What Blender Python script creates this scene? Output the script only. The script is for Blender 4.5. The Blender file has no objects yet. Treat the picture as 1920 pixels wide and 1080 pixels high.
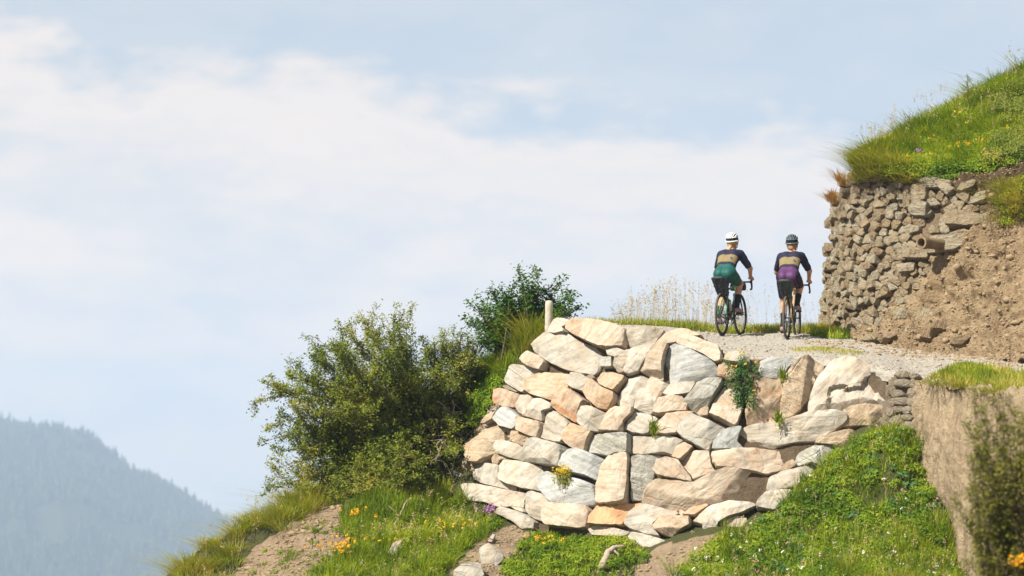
import bpy, math, random
import numpy as np
from mathutils import Vector, Matrix, Euler

random.seed(7)
RNG = np.random.default_rng(11)
SC = bpy.context.scene
COL = SC.collection
PI = math.pi

# ------------------------------------------------------------------ camera
LENS = 85.0
FPX = 1920 * LENS / 36.0
PITCH = math.atan(360.0 / FPX)
cam_d = bpy.data.cameras.new('camera')
cam_d.lens = LENS
cam_d.sensor_width = 36.0
cam_d.clip_start = 0.5
cam_d.clip_end = 20000
cam_d.dof.use_dof = True
cam_d.dof.focus_distance = 36.5
cam_d.dof.aperture_fstop = 1.6
cam = bpy.data.objects.new('camera', cam_d)
cam.rotation_euler = (PI / 2 + PITCH, 0, 0)
COL.objects.link(cam)
SC.camera = cam

# ------------------------------------------------------------------ light
SUN_DIR = Vector((-0.60, -0.52, 0.80)).normalized()      # towards the sun
SUN_ELEV = math.asin(SUN_DIR.z)
SUN_AZ = math.atan2(SUN_DIR.x, SUN_DIR.y)
sun_d = bpy.data.lights.new('sun', 'SUN')
sun_d.energy = 5.0
sun_d.angle = math.radians(0.6)
sun_d.color = (1.0, 0.93, 0.82)
sun = bpy.data.objects.new('sun', sun_d)
sun.rotation_euler = SUN_DIR.to_track_quat('Z', 'Y').to_euler()
COL.objects.link(sun)

SC.view_settings.view_transform = 'Standard'
SC.view_settings.look = 'None'
SC.view_settings.gamma = 1.0
SC.view_settings.exposure = 0.92
SC.cycles.volume_bounces = 0
SC.cycles.max_bounces = 6
SC.cycles.diffuse_bounces = 3
SC.cycles.transparent_max_bounces = 8


class NT:
    """tiny node-tree helper"""
    def __init__(self, tree):
        self.t = tree
        tree.nodes.clear()

    def n(self, kind, **kw):
        nd = self.t.nodes.new(kind)
        for k, v in kw.items():
            if k.startswith('i_'):
                key = k[2:]
                key = int(key) if key.isdigit() else key.replace('_', ' ')
                self.set(nd.inputs[key], v)
            else:
                setattr(nd, k, v)
        return nd

    def set(self, sock, v):
        if hasattr(v, 'bl_idname') and hasattr(v, 'outputs'):
            v = v.outputs[0]
        if isinstance(v, bpy.types.NodeSocket):
            self.t.links.new(v, sock)
        else:
            sock.default_value = v

    def math(self, op, a, b=0.0, c=0.0, clamp=False):
        nd = self.t.nodes.new('ShaderNodeMath')
        nd.operation = op
        nd.use_clamp = clamp
        self.set(nd.inputs[0], a)
        self.set(nd.inputs[1], b)
        self.set(nd.inputs[2], c)
        return nd.outputs[0]

    def vec(self, op, a, b=(0, 0, 0), s=None):
        nd = self.t.nodes.new('ShaderNodeVectorMath')
        nd.operation = op
        self.set(nd.inputs[0], a)
        self.set(nd.inputs[1], b)
        if s is not None:
            self.set(nd.inputs['Scale'], s)
        return nd.outputs[0]

    def ramp(self, fac, stops, interp='LINEAR'):
        nd = self.t.nodes.new('ShaderNodeValToRGB')
        cr = nd.color_ramp
        cr.interpolation = interp
        while len(cr.elements) < len(stops):
            cr.elements.new(0.5)
        for e, (p, c) in zip(cr.elements, stops):
            e.position = p
            if isinstance(c, (int, float)):
                c = (c, c, c)
            e.color = (c[0], c[1], c[2], 1)
        self.set(nd.inputs[0], fac)
        return nd.outputs[0]

    def noise(self, vec, scale, detail=4.0, rough=0.55, out='Fac', dist=0.0):
        nd = self.t.nodes.new('ShaderNodeTexNoise')
        if vec is not None:
            self.set(nd.inputs['Vector'], vec)
        nd.inputs['Scale'].default_value = scale
        nd.inputs['Detail'].default_value = detail
        nd.inputs['Roughness'].default_value = rough
        nd.inputs['Distortion'].default_value = dist
        return nd.outputs[out]

    def mix(self, fac, a, b, blend='MIX'):
        nd = self.t.nodes.new('ShaderNodeMix')
        nd.data_type = 'RGBA'
        nd.blend_type = blend
        def col(v):
            return (v[0], v[1], v[2], 1) if isinstance(v, tuple) and len(v) == 3 else v
        self.set(nd.inputs[0], fac)
        self.set(nd.inputs[6], col(a))
        self.set(nd.inputs[7], col(b))
        return nd.outputs[2]


# ------------------------------------------------------------------ world: sky and clouds
world = bpy.data.worlds.new('World')
SC.world = world
world.use_nodes = True
W = NT(world.node_tree)
tc = W.n('ShaderNodeTexCoord')
d = tc.outputs['Generated']
sky = W.n('ShaderNodeTexSky')
sky.sky_type = 'NISHITA'
sky.sun_disc = False
sky.sun_elevation = SUN_ELEV
sky.sun_rotation = SUN_AZ
sky.altitude = 1500
sky.air_density = 1.0
sky.dust_density = 1.6
sky.ozone_density = 1.5
sh = W.vec('NORMALIZE', W.vec('ADD', d, (0, 0, 0.10)))
W.set(sky.inputs['Vector'], sh)
sep = W.n('ShaderNodeSeparateXYZ', i_0=d)
az = W.math('ARCTAN2', sep.outputs[0], sep.outputs[1])
el = W.math('ARCSINE', sep.outputs[2])
azc = W.math('MINIMUM', W.math('MAXIMUM', az, -0.35), 0.35)
# long soft bank of cloud whose top falls to the right
edge = W.math('ADD', W.math('MULTIPLY', azc, -0.135), 0.166)
nvec = W.vec('MULTIPLY', d, (1.0, 1.0, 2.4))
big = W.noise(nvec, 11.0, 5.0, 0.50)
big2 = W.noise(W.vec('ADD', nvec, (3.1, 1.7, 0.4)), 22.0, 5.0, 0.46)
fine = W.noise(W.vec('ADD', nvec, (1.3, 4.7, 2.4)), 60.0, 4.0, 0.5)
wob = W.math('MULTIPLY', W.math('ADD', W.math('SUBTRACT', big2, 0.5), W.math('MULTIPLY', W.math('SUBTRACT', fine, 0.5), 0.45)), 0.085)
under = W.math('SUBTRACT', W.math('ADD', edge, wob), el)
bank = W.n('ShaderNodeMapRange', interpolation_type='SMOOTHSTEP', i_0=under)
bank.inputs[1].default_value = -0.008
bank.inputs[2].default_value = 0.030
soft = W.n('ShaderNodeMapRange', interpolation_type='SMOOTHSTEP',
           i_0=W.math('ADD', W.math('MULTIPLY', big, 0.5), W.math('ADD', W.math('MULTIPLY', big2, 0.38), W.math('MULTIPLY', fine, 0.12))))
soft.inputs[1].default_value = 0.36
soft.inputs[2].default_value = 0.64
rim = W.n('ShaderNodeMapRange', interpolation_type='SMOOTHSTEP', i_0=under)
rim.inputs[1].default_value = 0.030
rim.inputs[2].default_value = 0.085
rim.inputs[3].default_value = 0.95
rim.inputs[4].default_value = 0.0
dens = W.math('MULTIPLY', bank.outputs[0], W.math('MAXIMUM', rim.outputs[0], W.math('ADD', W.math('MULTIPLY', soft.outputs[0], 0.60), 0.40)))
thin = W.math('MULTIPLY', soft.outputs[0], 0.22)
dens = W.math('MAXIMUM', dens, thin)
CLOUD = (7.25, 6.6, 6.15)
skyc = W.mix(0.75, sky.outputs[0], (5.0, 5.65, 6.15))
colr = W.mix(dens, skyc, CLOUD)
bg = W.n('ShaderNodeBackground', i_0=colr)
bg.inputs[1].default_value = 0.069
wo = W.n('ShaderNodeOutputWorld')
W.t.links.new(bg.outputs[0], wo.inputs[0])


# ------------------------------------------------------------------ geometry helpers
def at(px, py, Y):
    """point of the place seen at photo position px,py standing Y metres away"""
    px = np.asarray(px, float); py = np.asarray(py, float); Y = np.asarray(Y, float)
    u = (px - 960) / FPX
    v = (540 - py) / FPX
    cp, sp = math.cos(PITCH), math.sin(PITCH)
    dy = cp - v * sp
    dz = sp + v * cp
    t = Y / dy
    return np.stack([u * t, np.broadcast_to(Y, t.shape) * 1.0, dz * t], -1)


def proj(P):
    P = np.asarray(P, float)
    cp, sp = math.cos(PITCH), math.sin(PITCH)
    f = P[..., 1] * cp + P[..., 2] * sp
    up = -P[..., 1] * sp + P[..., 2] * cp
    return np.stack([960 + FPX * P[..., 0] / f, 540 - FPX * up / f], -1)


def inpoly(pts, poly):
    x, y = pts[..., 0], pts[..., 1]
    r = np.zeros(x.shape, bool)
    n = len(poly)
    for i in range(n):
        x0, y0 = poly[i]
        x1, y1 = poly[(i + 1) % n]
        if y0 == y1:
            continue
        c = ((y0 > y) != (y1 > y)) & (x < (x1 - x0) * (y - y0) / (y1 - y0) + x0)
        r ^= c
    return r


def _hash(i, j, k, s):
    h = (i.astype(np.int64) * 374761393 + j.astype(np.int64) * 668265263 + k.astype(np.int64) * 2147483647 + s * 974634777) & 0xffffffff
    h = ((h ^ (h >> 13)) * 1274126177) & 0xffffffff
    h = h ^ (h >> 16)
    return (h & 0xffff) / 65535.0


def vnoise(P, seed=0):
    P = np.asarray(P, float)
    f = np.floor(P)
    r = P - f
    r = r * r * (3 - 2 * r)
    i, j, k = f[..., 0].astype(int), f[..., 1].astype(int), f[..., 2].astype(int)
    out = 0
    for a in (0, 1):
        wa = r[..., 0] if a else 1 - r[..., 0]
        for b in (0, 1):
            wb = r[..., 1] if b else 1 - r[..., 1]
            for c in (0, 1):
                wc = r[..., 2] if c else 1 - r[..., 2]
                out = out + wa * wb * wc * _hash(i + a, j + b, k + c, seed)
    return out * 2 - 1


def fbm(P, scale=1.0, oct=4, seed=0, gain=0.5):
    P = np.asarray(P, float) * scale
    a, o = 1.0, 0
    for q in range(oct):
        o = o + a * vnoise(P + 17.3 * q, seed + q)
        P = P * 2.03
        a *= gain
    return o


def mesh_np(name, V, faces, mats=None, smooth=False, matidx=None):
    """faces: list of int arrays, each (m, k)"""
    me = bpy.data.meshes.new(name)
    V = np.asarray(V, np.float32).reshape(-1, 3)
    faces = [np.asarray(f, np.int32) for f in faces if len(f)]
    tot = np.concatenate([np.full(len(f), f.shape[1], np.int32) for f in faces])
    loops = np.concatenate([f.reshape(-1) for f in faces])
    starts = np.concatenate([[0], np.cumsum(tot)[:-1]]).astype(np.int32)
    me.vertices.add(len(V))
    me.vertices.foreach_set('co', V.reshape(-1))
    me.loops.add(len(loops))
    me.loops.foreach_set('vertex_index', loops)
    me.polygons.add(len(tot))
    me.polygons.foreach_set('loop_start', starts)
    if smooth:
        me.polygons.foreach_set('use_smooth', np.ones(len(tot), bool))
    if mats:
        for m in (mats if isinstance(mats, (list, tuple)) else [mats]):
            me.materials.append(m)
    if matidx is not None:
        me.polygons.foreach_set('material_index', np.asarray(matidx, np.int32))
    me.update(calc_edges=True)
    me.validate()
    return me


def link(name, me, parent=None, loc=None):
    """mesh data is in world space (or in the thing's own space when the thing is LOCAL)"""
    o = bpy.data.objects.new(name, me)
    COL.objects.link(o)
    L = Vector(loc) if loc is not None else Vector((0, 0, 0))
    if parent is not None:
        o.parent = parent
        if 'local' not in parent.keys():
            L = L - wloc(parent)
        else:
            o['local'] = 1
    o.location = L
    return o


def wloc(o):
    v = Vector(o.location)
    while o.parent is not None:
        o = o.parent
        v = v + Vector(o.location)
    return v


def tag(o, label=None, cat=None, group=None, kind=None):
    if label: o['label'] = label
    if cat: o['category'] = cat
    if group: o['group'] = group
    if kind: o['kind'] = kind
    return o


def empty(name, loc, label=None, cat=None, group=None):
    o = bpy.data.objects.new(name, None)
    o.empty_display_size = 0.2
    o.location = loc
    COL.objects.link(o)
    return tag(o, label, cat, group)


class MB:
    """collects geometry for one mesh"""
    def __init__(self):
        self.v = []; self.f3 = []; self.f4 = []; self.n = 0

    def add(self, V, f4=(), f3=()):
        V = np.asarray(V, float).reshape(-1, 3)
        self.v.append(V)
        if len(f4): self.f4.append(np.asarray(f4, int).reshape(-1, 4) + self.n)
        if len(f3): self.f3.append(np.asarray(f3, int).reshape(-1, 3) + self.n)
        self.n += len(V)

    def tube(self, pts, rad, seg=8, cap=True, flat=None):
        pts = np.asarray(pts, float)
        n = len(pts)
        rad = np.broadcast_to(np.asarray(rad, float), (n,))
        T = np.gradient(pts, axis=0)
        T /= np.linalg.norm(T, axis=1)[:, None] + 1e-12
        ref = np.array([0, 0, 1.0]) if abs(T[0][2]) < 0.9 else np.array([1.0, 0, 0])
        A = np.cross(T[0], ref); A /= np.linalg.norm(A)
        rings = []
        ang = np.arange(seg) * 2 * PI / seg
        for i in range(n):
            A = A - T[i] * np.dot(A, T[i])
            A /= np.linalg.norm(A) + 1e-12
            B = np.cross(T[i], A)
            rings.append(pts[i] + rad[i] * (np.cos(ang)[:, None] * A + np.sin(ang)[:, None] * B))
        V = np.concatenate(rings)
        q = np.arange(seg); q2 = (q + 1) % seg
        F = [np.stack([i * seg + q, i * seg + q2, (i + 1) * seg + q2, (i + 1) * seg + q], 1) for i in range(n - 1)]
        f3 = []
        if cap:
            V = np.concatenate([V, pts[:1], pts[-1:]])
            f3 = np.concatenate([np.stack([q2, q, np.full(seg, n * seg)], 1),
                                 np.stack([(n - 1) * seg + q, (n - 1) * seg + q2, np.full(seg, n * seg + 1)], 1)])
        self.add(V, np.concatenate(F), f3)

    def box(self, c, s, R=None):
        c = np.asarray(c, float); s = np.asarray(s, float) / 2
        V = np.array([[x, y, z] for x in (-1, 1) for y in (-1, 1) for z in (-1, 1)], float) * s
        if R is not None:
            V = V @ np.asarray(R).T
        F = [[0, 1, 3, 2], [4, 6, 7, 5], [0, 4, 5, 1], [2, 3, 7, 6], [0, 2, 6, 4], [1, 5, 7, 3]]
        self.add(V + c, F)

    def ring(self, c, axis, R, r, seg=40, cs=8, sx=1.0):
        """torus round axis"""
        c = np.asarray(c, float); ax = np.asarray(axis, float); ax /= np.linalg.norm(ax)
        ref = np.array([0, 0, 1.0]) if abs(ax[2]) < 0.9 else np.array([1.0, 0, 0])
        A = np.cross(ax, ref); A /= np.linalg.norm(A); B = np.cross(ax, A)
        t = np.arange(seg) * 2 * PI / seg
        p = np.arange(cs) * 2 * PI / cs
        rad = np.cos(t)[:, None] * A + np.sin(t)[:, None] * B
        V = c + rad[:, None, :] * (R + r * np.cos(p))[None, :, None] + ax * (r * sx * np.sin(p))[None, :, None]
        i = np.arange(seg)[:, None]; j = np.arange(cs)[None, :]
        i2 = (i + 1) % seg; j2 = (j + 1) % cs
        F = np.stack([i * cs + j, i2 * cs + j, i2 * cs + j2, i * cs + j2], -1).reshape(-1, 4)
        self.add(V, F)

    def build(self, name, mat, parent=None, smooth=True, loc=None, sharp=None):
        V = np.concatenate(self.v)
        fs = []
        if self.f4: fs.append(np.concatenate(self.f4))
        if self.f3: fs.append(np.concatenate(self.f3))
        if loc is not None:
            V = V - np.asarray(loc)
        me = mesh_np(name, V, fs, mat, smooth)
        if sharp:
            me.set_sharp_from_angle(angle=math.radians(sharp))
        return link(name, me, parent, loc)


def catmull(P, n):
    """resample rows of control points (k, m, 3) along axis 0 to n rows"""
    P = np.asarray(P, float)
    k = len(P)
    t = np.linspace(0, k - 1, n)
    i = np.minimum(t.astype(int), k - 2)
    f = (t - i).reshape((-1,) + (1,) * (P.ndim - 1))
    p0 = P[np.maximum(i - 1, 0)]; p1 = P[i]; p2 = P[i + 1]; p3 = P[np.minimum(i + 2, k - 1)]
    m1 = (p2 - p0) * 0.5; m2 = (p3 - p1) * 0.5
    f2 = f * f; f3 = f2 * f
    return (2 * f3 - 3 * f2 + 1) * p1 + (f3 - 2 * f2 + f) * m1 + (-2 * f3 + 3 * f2) * p2 + (f3 - f2) * m2


def loft(rows, nu, nv):
    """rows: list of lists of (px,py,Y); returns grid (nv, nu, 3)"""
    C = np.stack([at(*np.array(r, float).T) for r in rows])
    G = catmull(C, nv)
    G = catmull(G.transpose(1, 0, 2), nu).transpose(1, 0, 2)
    return G


def extend(G, dists=(0.5, 1.2, 2.2, 3.6, 5.5, 8.0, 12.0, 18.0, 26.0), seed=0, rough=0.12):
    """carry a grid on past its right-hand edge"""
    d_ = (G[:, -1] - G[:, -12]).mean(0)
    d_ = d_ / np.linalg.norm(d_)
    cols = []
    for k in dists:
        c = G[:, -1] + d_ * k
        c = c + rough * min(1, k) * np.stack([fbm(c, 0.8, 3, seed), fbm(c, 0.8, 3, seed + 9), fbm(c, 0.8, 3, seed + 5)], -1)
        cols.append(c)
    return np.concatenate([G, np.stack(cols, 1)], 1)


def grid_normals(G):
    du = np.gradient(G, axis=1); dv = np.gradient(G, axis=0)
    n = np.cross(du, dv)
    n /= np.linalg.norm(n, axis=-1)[..., None] + 1e-12
    return n


def grid_faces(nv, nu):
    i = np.arange(nv - 1)[:, None]; j = np.arange(nu - 1)[None, :]
    a = i * nu + j
    return np.stack([a, a + 1, a + nu + 1, a + nu], -1).reshape(-1, 4)


# ------------------------------------------------------------------ materials
def new_mat(name):
    m = bpy.data.materials.new(name)
    m.use_nodes = True
    return m, NT(m.node_tree)


def finish(N, color, rough=0.8, bump=None, bstr=0.5, bdist=0.02, spec=0.3, metallic=0.0, coat=0.0):
    b = N.n('ShaderNodeBsdfPrincipled')
    N.set(b.inputs['Base Color'], color if not (isinstance(color, tuple) and len(color) == 3) else color + (1,))
    N.set(b.inputs['Roughness'], rough)
    b.inputs['Specular IOR Level'].default_value = spec
    b.inputs['Metallic'].default_value = metallic
    if coat: b.inputs['Coat Weight'].default_value = coat
    if bump is not None:
        bn = N.n('ShaderNodeBump')
        bn.inputs['Strength'].default_value = bstr
        bn.inputs['Distance'].default_value = bdist
        N.set(bn.inputs['Height'], bump)
        N.t.links.new(bn.outputs[0], b.inputs['Normal'])
    o = N.n('ShaderNodeOutputMaterial')
    N.t.links.new(b.outputs[0], o.inputs[0])


def plain(name, col, rough=0.6, spec=0.3, metallic=0.0, var=0.12, scale=30.0, bump=0.0, coat=0.0):
    m, N = new_mat(name)
    tcn = N.n('ShaderNodeTexCoord')
    nz = N.noise(tcn.outputs['Object'], scale, 4)
    c = N.mix(nz, tuple(x * (1 - var) for x in col), tuple(min(1, x * (1 + var)) for x in col))
    finish(N, c, rough, nz if bump else None, bump, 0.01, spec, metallic, coat)
    return m


ALB = 0.70      # overall reflectance of dry stone and soil


def stone_mat(name, c1, c2, stain, stain_amt=0.35, dark=(0.20, 0.15, 0.10), strata=0.6, tilt=(0.4, 0.2, 1.0), bump=0.32, sc=1.0):
    c1, c2, stain, dark = [tuple(x * ALB for x in c) for c in (c1, c2, stain, dark)]
    m, N = new_mat(name)
    tcn = N.n('ShaderNodeTexCoord')
    oi = N.n('ShaderNodeObjectInfo')
    off = N.vec('SCALE', (13.0, 7.0, 29.0), s=oi.outputs['Random'])
    p = N.vec('ADD', tcn.outputs['Object'], off)
    rot = N.n('ShaderNodeVectorRotate', rotation_type='AXIS_ANGLE', i_0=p)
    rot.inputs['Axis'].default_value = (0.1, 1, 0.1)
    N.set(rot.inputs['Angle'], N.math('MULTIPLY', N.math('SUBTRACT', oi.outputs['Random'], 0.35), 2.2))
    sp = N.vec('MULTIPLY', rot, (0.9, 0.9, 7.0))
    st = N.noise(sp, 2.2 * sc, 6, 0.62)
    n1 = N.noise(p, 1.6 * sc, 5, 0.6)
    n2 = N.noise(p, 7.0 * sc, 6, 0.65)
    n3 = N.noise(p, 34.0 * sc, 5, 0.7)
    base = N.mix(N.ramp(n1, [(0.32, 0), (0.68, 1)]), c1, c2)
    base = N.mix(N.math('MULTIPLY', N.ramp(st, [(0.48, 0), (0.66, 1)]), strata), base, tuple(x * 0.55 for x in c2))
    fs = N.noise(N.vec('MULTIPLY', rot, (1.2, 1.2, 26.0)), 2.0 * sc, 5, 0.6)
    base = N.mix(N.math('MULTIPLY', N.ramp(fs, [(0.52, 0), (0.68, 1)]), N.ramp(n1, [(0.35, 0.1), (0.62, 0.7)])), base, stain)
    sn = N.noise(N.vec('ADD', p, (5.2, 1.3, 7.7)), 2.6 * sc, 6, 0.68, dist=0.6)
    base = N.mix(N.math('MULTIPLY', N.ramp(sn, [(0.47, 0), (0.66, 1)]), stain_amt), base, stain)
    base = N.mix(N.math('MULTIPLY', N.ramp(n2, [(0.54, 0), (0.70, 1)]), 0.46), base, dark)
    base = N.mix(N.math('MULTIPLY', N.ramp(n3, [(0.58, 0), (0.72, 1)]), 0.25), base, tuple(x * 0.45 for x in c2))
    base = N.mix(N.math('MULTIPLY', N.ramp(n3, [(0.25, 1), (0.42, 0)]), 0.25), base, tuple(min(1, x * 1.25) for x in c1))
    cr = N.n('ShaderNodeTexVoronoi', feature='DISTANCE_TO_EDGE')
    N.set(cr.inputs['Vector'], N.vec('ADD', N.vec('MULTIPLY', rot, (1, 1, 0.55)), N.vec('SCALE', N.n('ShaderNodeTexNoise', i_0=p, i_2=3.0).outputs['Color'], s=0.18)))
    cr.inputs['Scale'].default_value = 1.5 * sc
    crack = N.ramp(cr.outputs[0], [(0.0, 0), (0.022, 1)])
    base = N.mix(N.math('MULTIPLY', N.math('SUBTRACT', 1.0, crack), N.ramp(n1, [(0.47, 0), (0.62, 0.40)])), base, dark)
    h = N.math('ADD', N.math('MULTIPLY', n2, 1.1), N.math('ADD', N.math('MULTIPLY', n3, 0.35), N.math('MULTIPLY', st, 0.9)))
    h = N.math('ADD', h, N.math('MULTIPLY', crack, 0.25))
    finish(N, base, 0.85, h, bump, 0.10, 0.2)
    return m


def soil_mat(name, c1, c2, c3, sc=1.0, bump=0.9, bdist=0.08, green=None, green_amt=0.0, humus=False):
    c1, c2, c3 = [tuple(x * ALB for x in c) for c in (c1, c2, c3)]
    m, N = new_mat(name)
    tcn = N.n('ShaderNodeTexCoord')
    p = tcn.outputs['Object']
    n1 = N.noise(p, 1.3 * sc, 6, 0.6)
    n2 = N.noise(p, 9.0 * sc, 6, 0.7)
    n3 = N.noise(p, 45.0 * sc, 4, 0.7)
    vo = N.n('ShaderNodeTexVoronoi', i_0=p)
    vo.inputs['Scale'].default_value = 26.0 * sc
    base = N.mix(N.ramp(n1, [(0.35, 0), (0.65, 1)]), c1, c2)
    base = N.mix(N.ramp(n2, [(0.5, 0), (0.7, 0.7)]), base, c3)
    base = N.mix(N.ramp(n3, [(0.55, 0), (0.75, 0.55)]), base, tuple(min(1, x * 1.7) for x in c2))
    base = N.mix(N.math('MULTIPLY', N.ramp(vo.outputs['Color'], [(0.55, 0), (0.9, 1)]), 0.4), base, tuple(min(1, x * 1.5) for x in c1))
    if humus:
        ah = N.n('ShaderNodeAttribute', attribute_name='humus')
        base = N.mix(N.ramp(N.math('ADD', ah.outputs['Fac'], N.math('SUBTRACT', n1, 0.5)), [(0.3, 0), (0.7, 0.85)]), base, (0.085, 0.055, 0.032))
    if green is not None:
        at_ = N.n('ShaderNodeAttribute', attribute_name='turf')
        gn = N.noise(N.vec('ADD', p, (9, 2, 4)), 2.2, 5, 0.65)
        gm = N.math('ADD', at_.outputs['Fac'], N.math('MULTIPLY', N.math('SUBTRACT', gn, 0.5), 1.4))
        base = N.mix(N.math('MULTIPLY', N.ramp(gm, [(0.35, 0), (0.65, 1)]), green_amt), base, green)
    h = N.math('ADD', n2, N.math('MULTIPLY', n3, 0.35))
    finish(N, base, 0.95, h, bump, bdist, 0.1)
    return m


def leaf_mat(name, stops, trans=0.35, rough=0.6, spec=0.10, patch=0.6):
    """foliage: each leaf or blade its own tone, broad patches of yellower and bluer growth"""
    m, N = new_mat(name)
    g = N.n('ShaderNodeNewGeometry')
    tcn = N.n('ShaderNodeTexCoord')
    n1 = N.noise(tcn.outputs['Object'], 1.6, 4, 0.6)
    f = N.math('ADD', N.math('MULTIPLY', g.outputs['Random Per Island'], 1 - patch), N.math('MULTIPLY', N.ramp(n1, [(0.34, 0), (0.66, 1)]), patch))
    c = N.ramp(f, stops)
    b = N.n('ShaderNodeBsdfPrincipled', i_0=c)
    b.inputs['Roughness'].default_value = rough
    b.inputs['Specular IOR Level'].default_value = spec
    t = N.n('ShaderNodeBsdfTranslucent', i_0=N.mix(1.0, c, (1.25, 1.25, 0.5), 'MULTIPLY'))
    mx = N.n('ShaderNodeMixShader')
    mx.inputs[0].default_value = trans
    N.t.links.new(b.outputs[0], mx.inputs[1])
    N.t.links.new(t.outputs[0], mx.inputs[2])
    o = N.n('ShaderNodeOutputMaterial')
    N.t.links.new(mx.outputs[0], o.inputs[0])
    return m


WHITE = (0.76, 0.70, 0.60)
M = {}
M['w'] = stone_mat('pale_stone', (0.69, 0.645, 0.555), (0.60, 0.54, 0.445), (0.52, 0.36, 0.21), 0.5)
M['g'] = stone_mat('grey_stone', (0.58, 0.555, 0.485), (0.52, 0.475, 0.39), (0.50, 0.35, 0.21), 0.45)
M['b'] = stone_mat('blue_white_stone', (0.60, 0.61, 0.585), (0.48, 0.49, 0.47), (0.42, 0.35, 0.26), 0.3, dark=(0.20, 0.20, 0.19))
M['p'] = stone_mat('peach_stone', (0.68, 0.585, 0.465), (0.60, 0.485, 0.365), (0.54, 0.33, 0.18), 0.5)
M['o'] = stone_mat('orange_stone', (0.68, 0.53, 0.38), (0.60, 0.47, 0.34), (0.56, 0.30, 0.13), 0.6)
M['O'] = stone_mat('rust_orange_stone', (0.75, 0.44, 0.22), (0.70, 0.48, 0.30), (0.60, 0.25, 0.07), 0.6)
M['t'] = stone_mat('tan_stone', (0.68, 0.55, 0.40), (0.60, 0.47, 0.32), (0.46, 0.28, 0.14), 0.45, bump=0.7)
M['l'] = stone_mat('lichen_stone', (0.62, 0.60, 0.52), (0.50, 0.48, 0.42), (0.36, 0.32, 0.22), 0.5, dark=(0.13, 0.12, 0.10), bump=0.7)
M['r'] = stone_mat('rust_streaked_stone', (0.66, 0.55, 0.42), (0.60, 0.44, 0.30), (0.52, 0.20, 0.05), 0.95)
M['d'] = stone_mat('weathered_stone', (0.40, 0.36, 0.29), (0.34, 0.29, 0.22), (0.30, 0.20, 0.11), 0.5)
M['dry1'] = stone_mat('schist', (0.52, 0.43, 0.285), (0.42, 0.335, 0.21), (0.24, 0.15, 0.08), 0.5, dark=(0.09, 0.07, 0.05), bump=0.8, sc=2.2)
M['dry2'] = stone_mat('grey_schist', (0.54, 0.475, 0.345), (0.45, 0.385, 0.265), (0.28, 0.19, 0.11), 0.4, dark=(0.11, 0.10, 0.08), bump=0.8, sc=2.2)
M['dry3'] = stone_mat('brown_schist', (0.48, 0.37, 0.23), (0.37, 0.275, 0.165), (0.22, 0.12, 0.06), 0.5, dark=(0.08, 0.06, 0.04), bump=0.8, sc=2.2)
M['rub'] = stone_mat('rubble_stone', (0.44, 0.37, 0.275), (0.36, 0.30, 0.22), (0.28, 0.20, 0.12), 0.4, dark=(0.12, 0.10, 0.08), bump=0.8, sc=2.0)
M['core'] = soil_mat('packed_earth', (0.15, 0.11, 0.07), (0.20, 0.15, 0.10), (0.08, 0.06, 0.04))
M['drycore'] = soil_mat('wall_earth', (0.27, 0.20, 0.13), (0.33, 0.25, 0.165), (0.11, 0.08, 0.05), sc=1.5)
M['rubcore'] = soil_mat('old_mortar', (0.30, 0.24, 0.17), (0.35, 0.28, 0.20), (0.18, 0.14, 0.09), sc=1.5)
M['hill'] = soil_mat('hill_soil', (0.33, 0.24, 0.155), (0.40, 0.30, 0.20), (0.20, 0.14, 0.085), green=(0.045, 0.055, 0.018), green_amt=0.9)
M['bank'] = soil_mat('bank_soil', (0.40, 0.285, 0.165), (0.58, 0.435, 0.265), (0.25, 0.165, 0.095), sc=0.8, bump=1.0, bdist=0.14, humus=True)
M['road'] = soil_mat('gravel', (0.50, 0.46, 0.39), (0.55, 0.50, 0.425), (0.34, 0.30, 0.25), sc=1.4, bump=0.9, bdist=0.05)
M['turf'] = soil_mat('turf', (0.16, 0.12, 0.06), (0.12, 0.11, 0.035), (0.10, 0.07, 0.04))
M['pebble'] = stone_mat('pebble', (0.56, 0.50, 0.42), (0.46, 0.40, 0.32), (0.38, 0.28, 0.18), 0.4, sc=3.0)
M['clod'] = stone_mat('clod', (0.48, 0.37, 0.23), (0.40, 0.29, 0.17), (0.25, 0.15, 0.08), 0.5, sc=3.0)

# ------------------------------------------------------------------ hillside below the road
def tps_fit(P, lam=0.02):
    xy = P[:, :2]; z = P[:, 2]; n = len(P)
    r = np.linalg.norm(xy[:, None] - xy[None], axis=-1)
    K = np.where(r > 0, r * r * np.log(r + 1e-9), 0) + lam * np.eye(n)
    Q = np.concatenate([np.ones((n, 1)), xy], 1)
    A = np.block([[K, Q], [Q.T, np.zeros((3, 3))]])
    s = np.linalg.solve(A, np.concatenate([z, np.zeros(3)]))
    return xy, s[:n], s[n:]


def tps_eval(fit, XY):
    xy, w, a = fit
    out = np.empty(len(XY))
    for i in range(0, len(XY), 20000):
        q = XY[i:i + 20000]
        r = np.linalg.norm(q[:, None] - xy[None], axis=-1)
        out[i:i + 20000] = (r * r * np.log(r + 1e-9)) @ w + a[0] + q @ a[1:]
    return out


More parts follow.
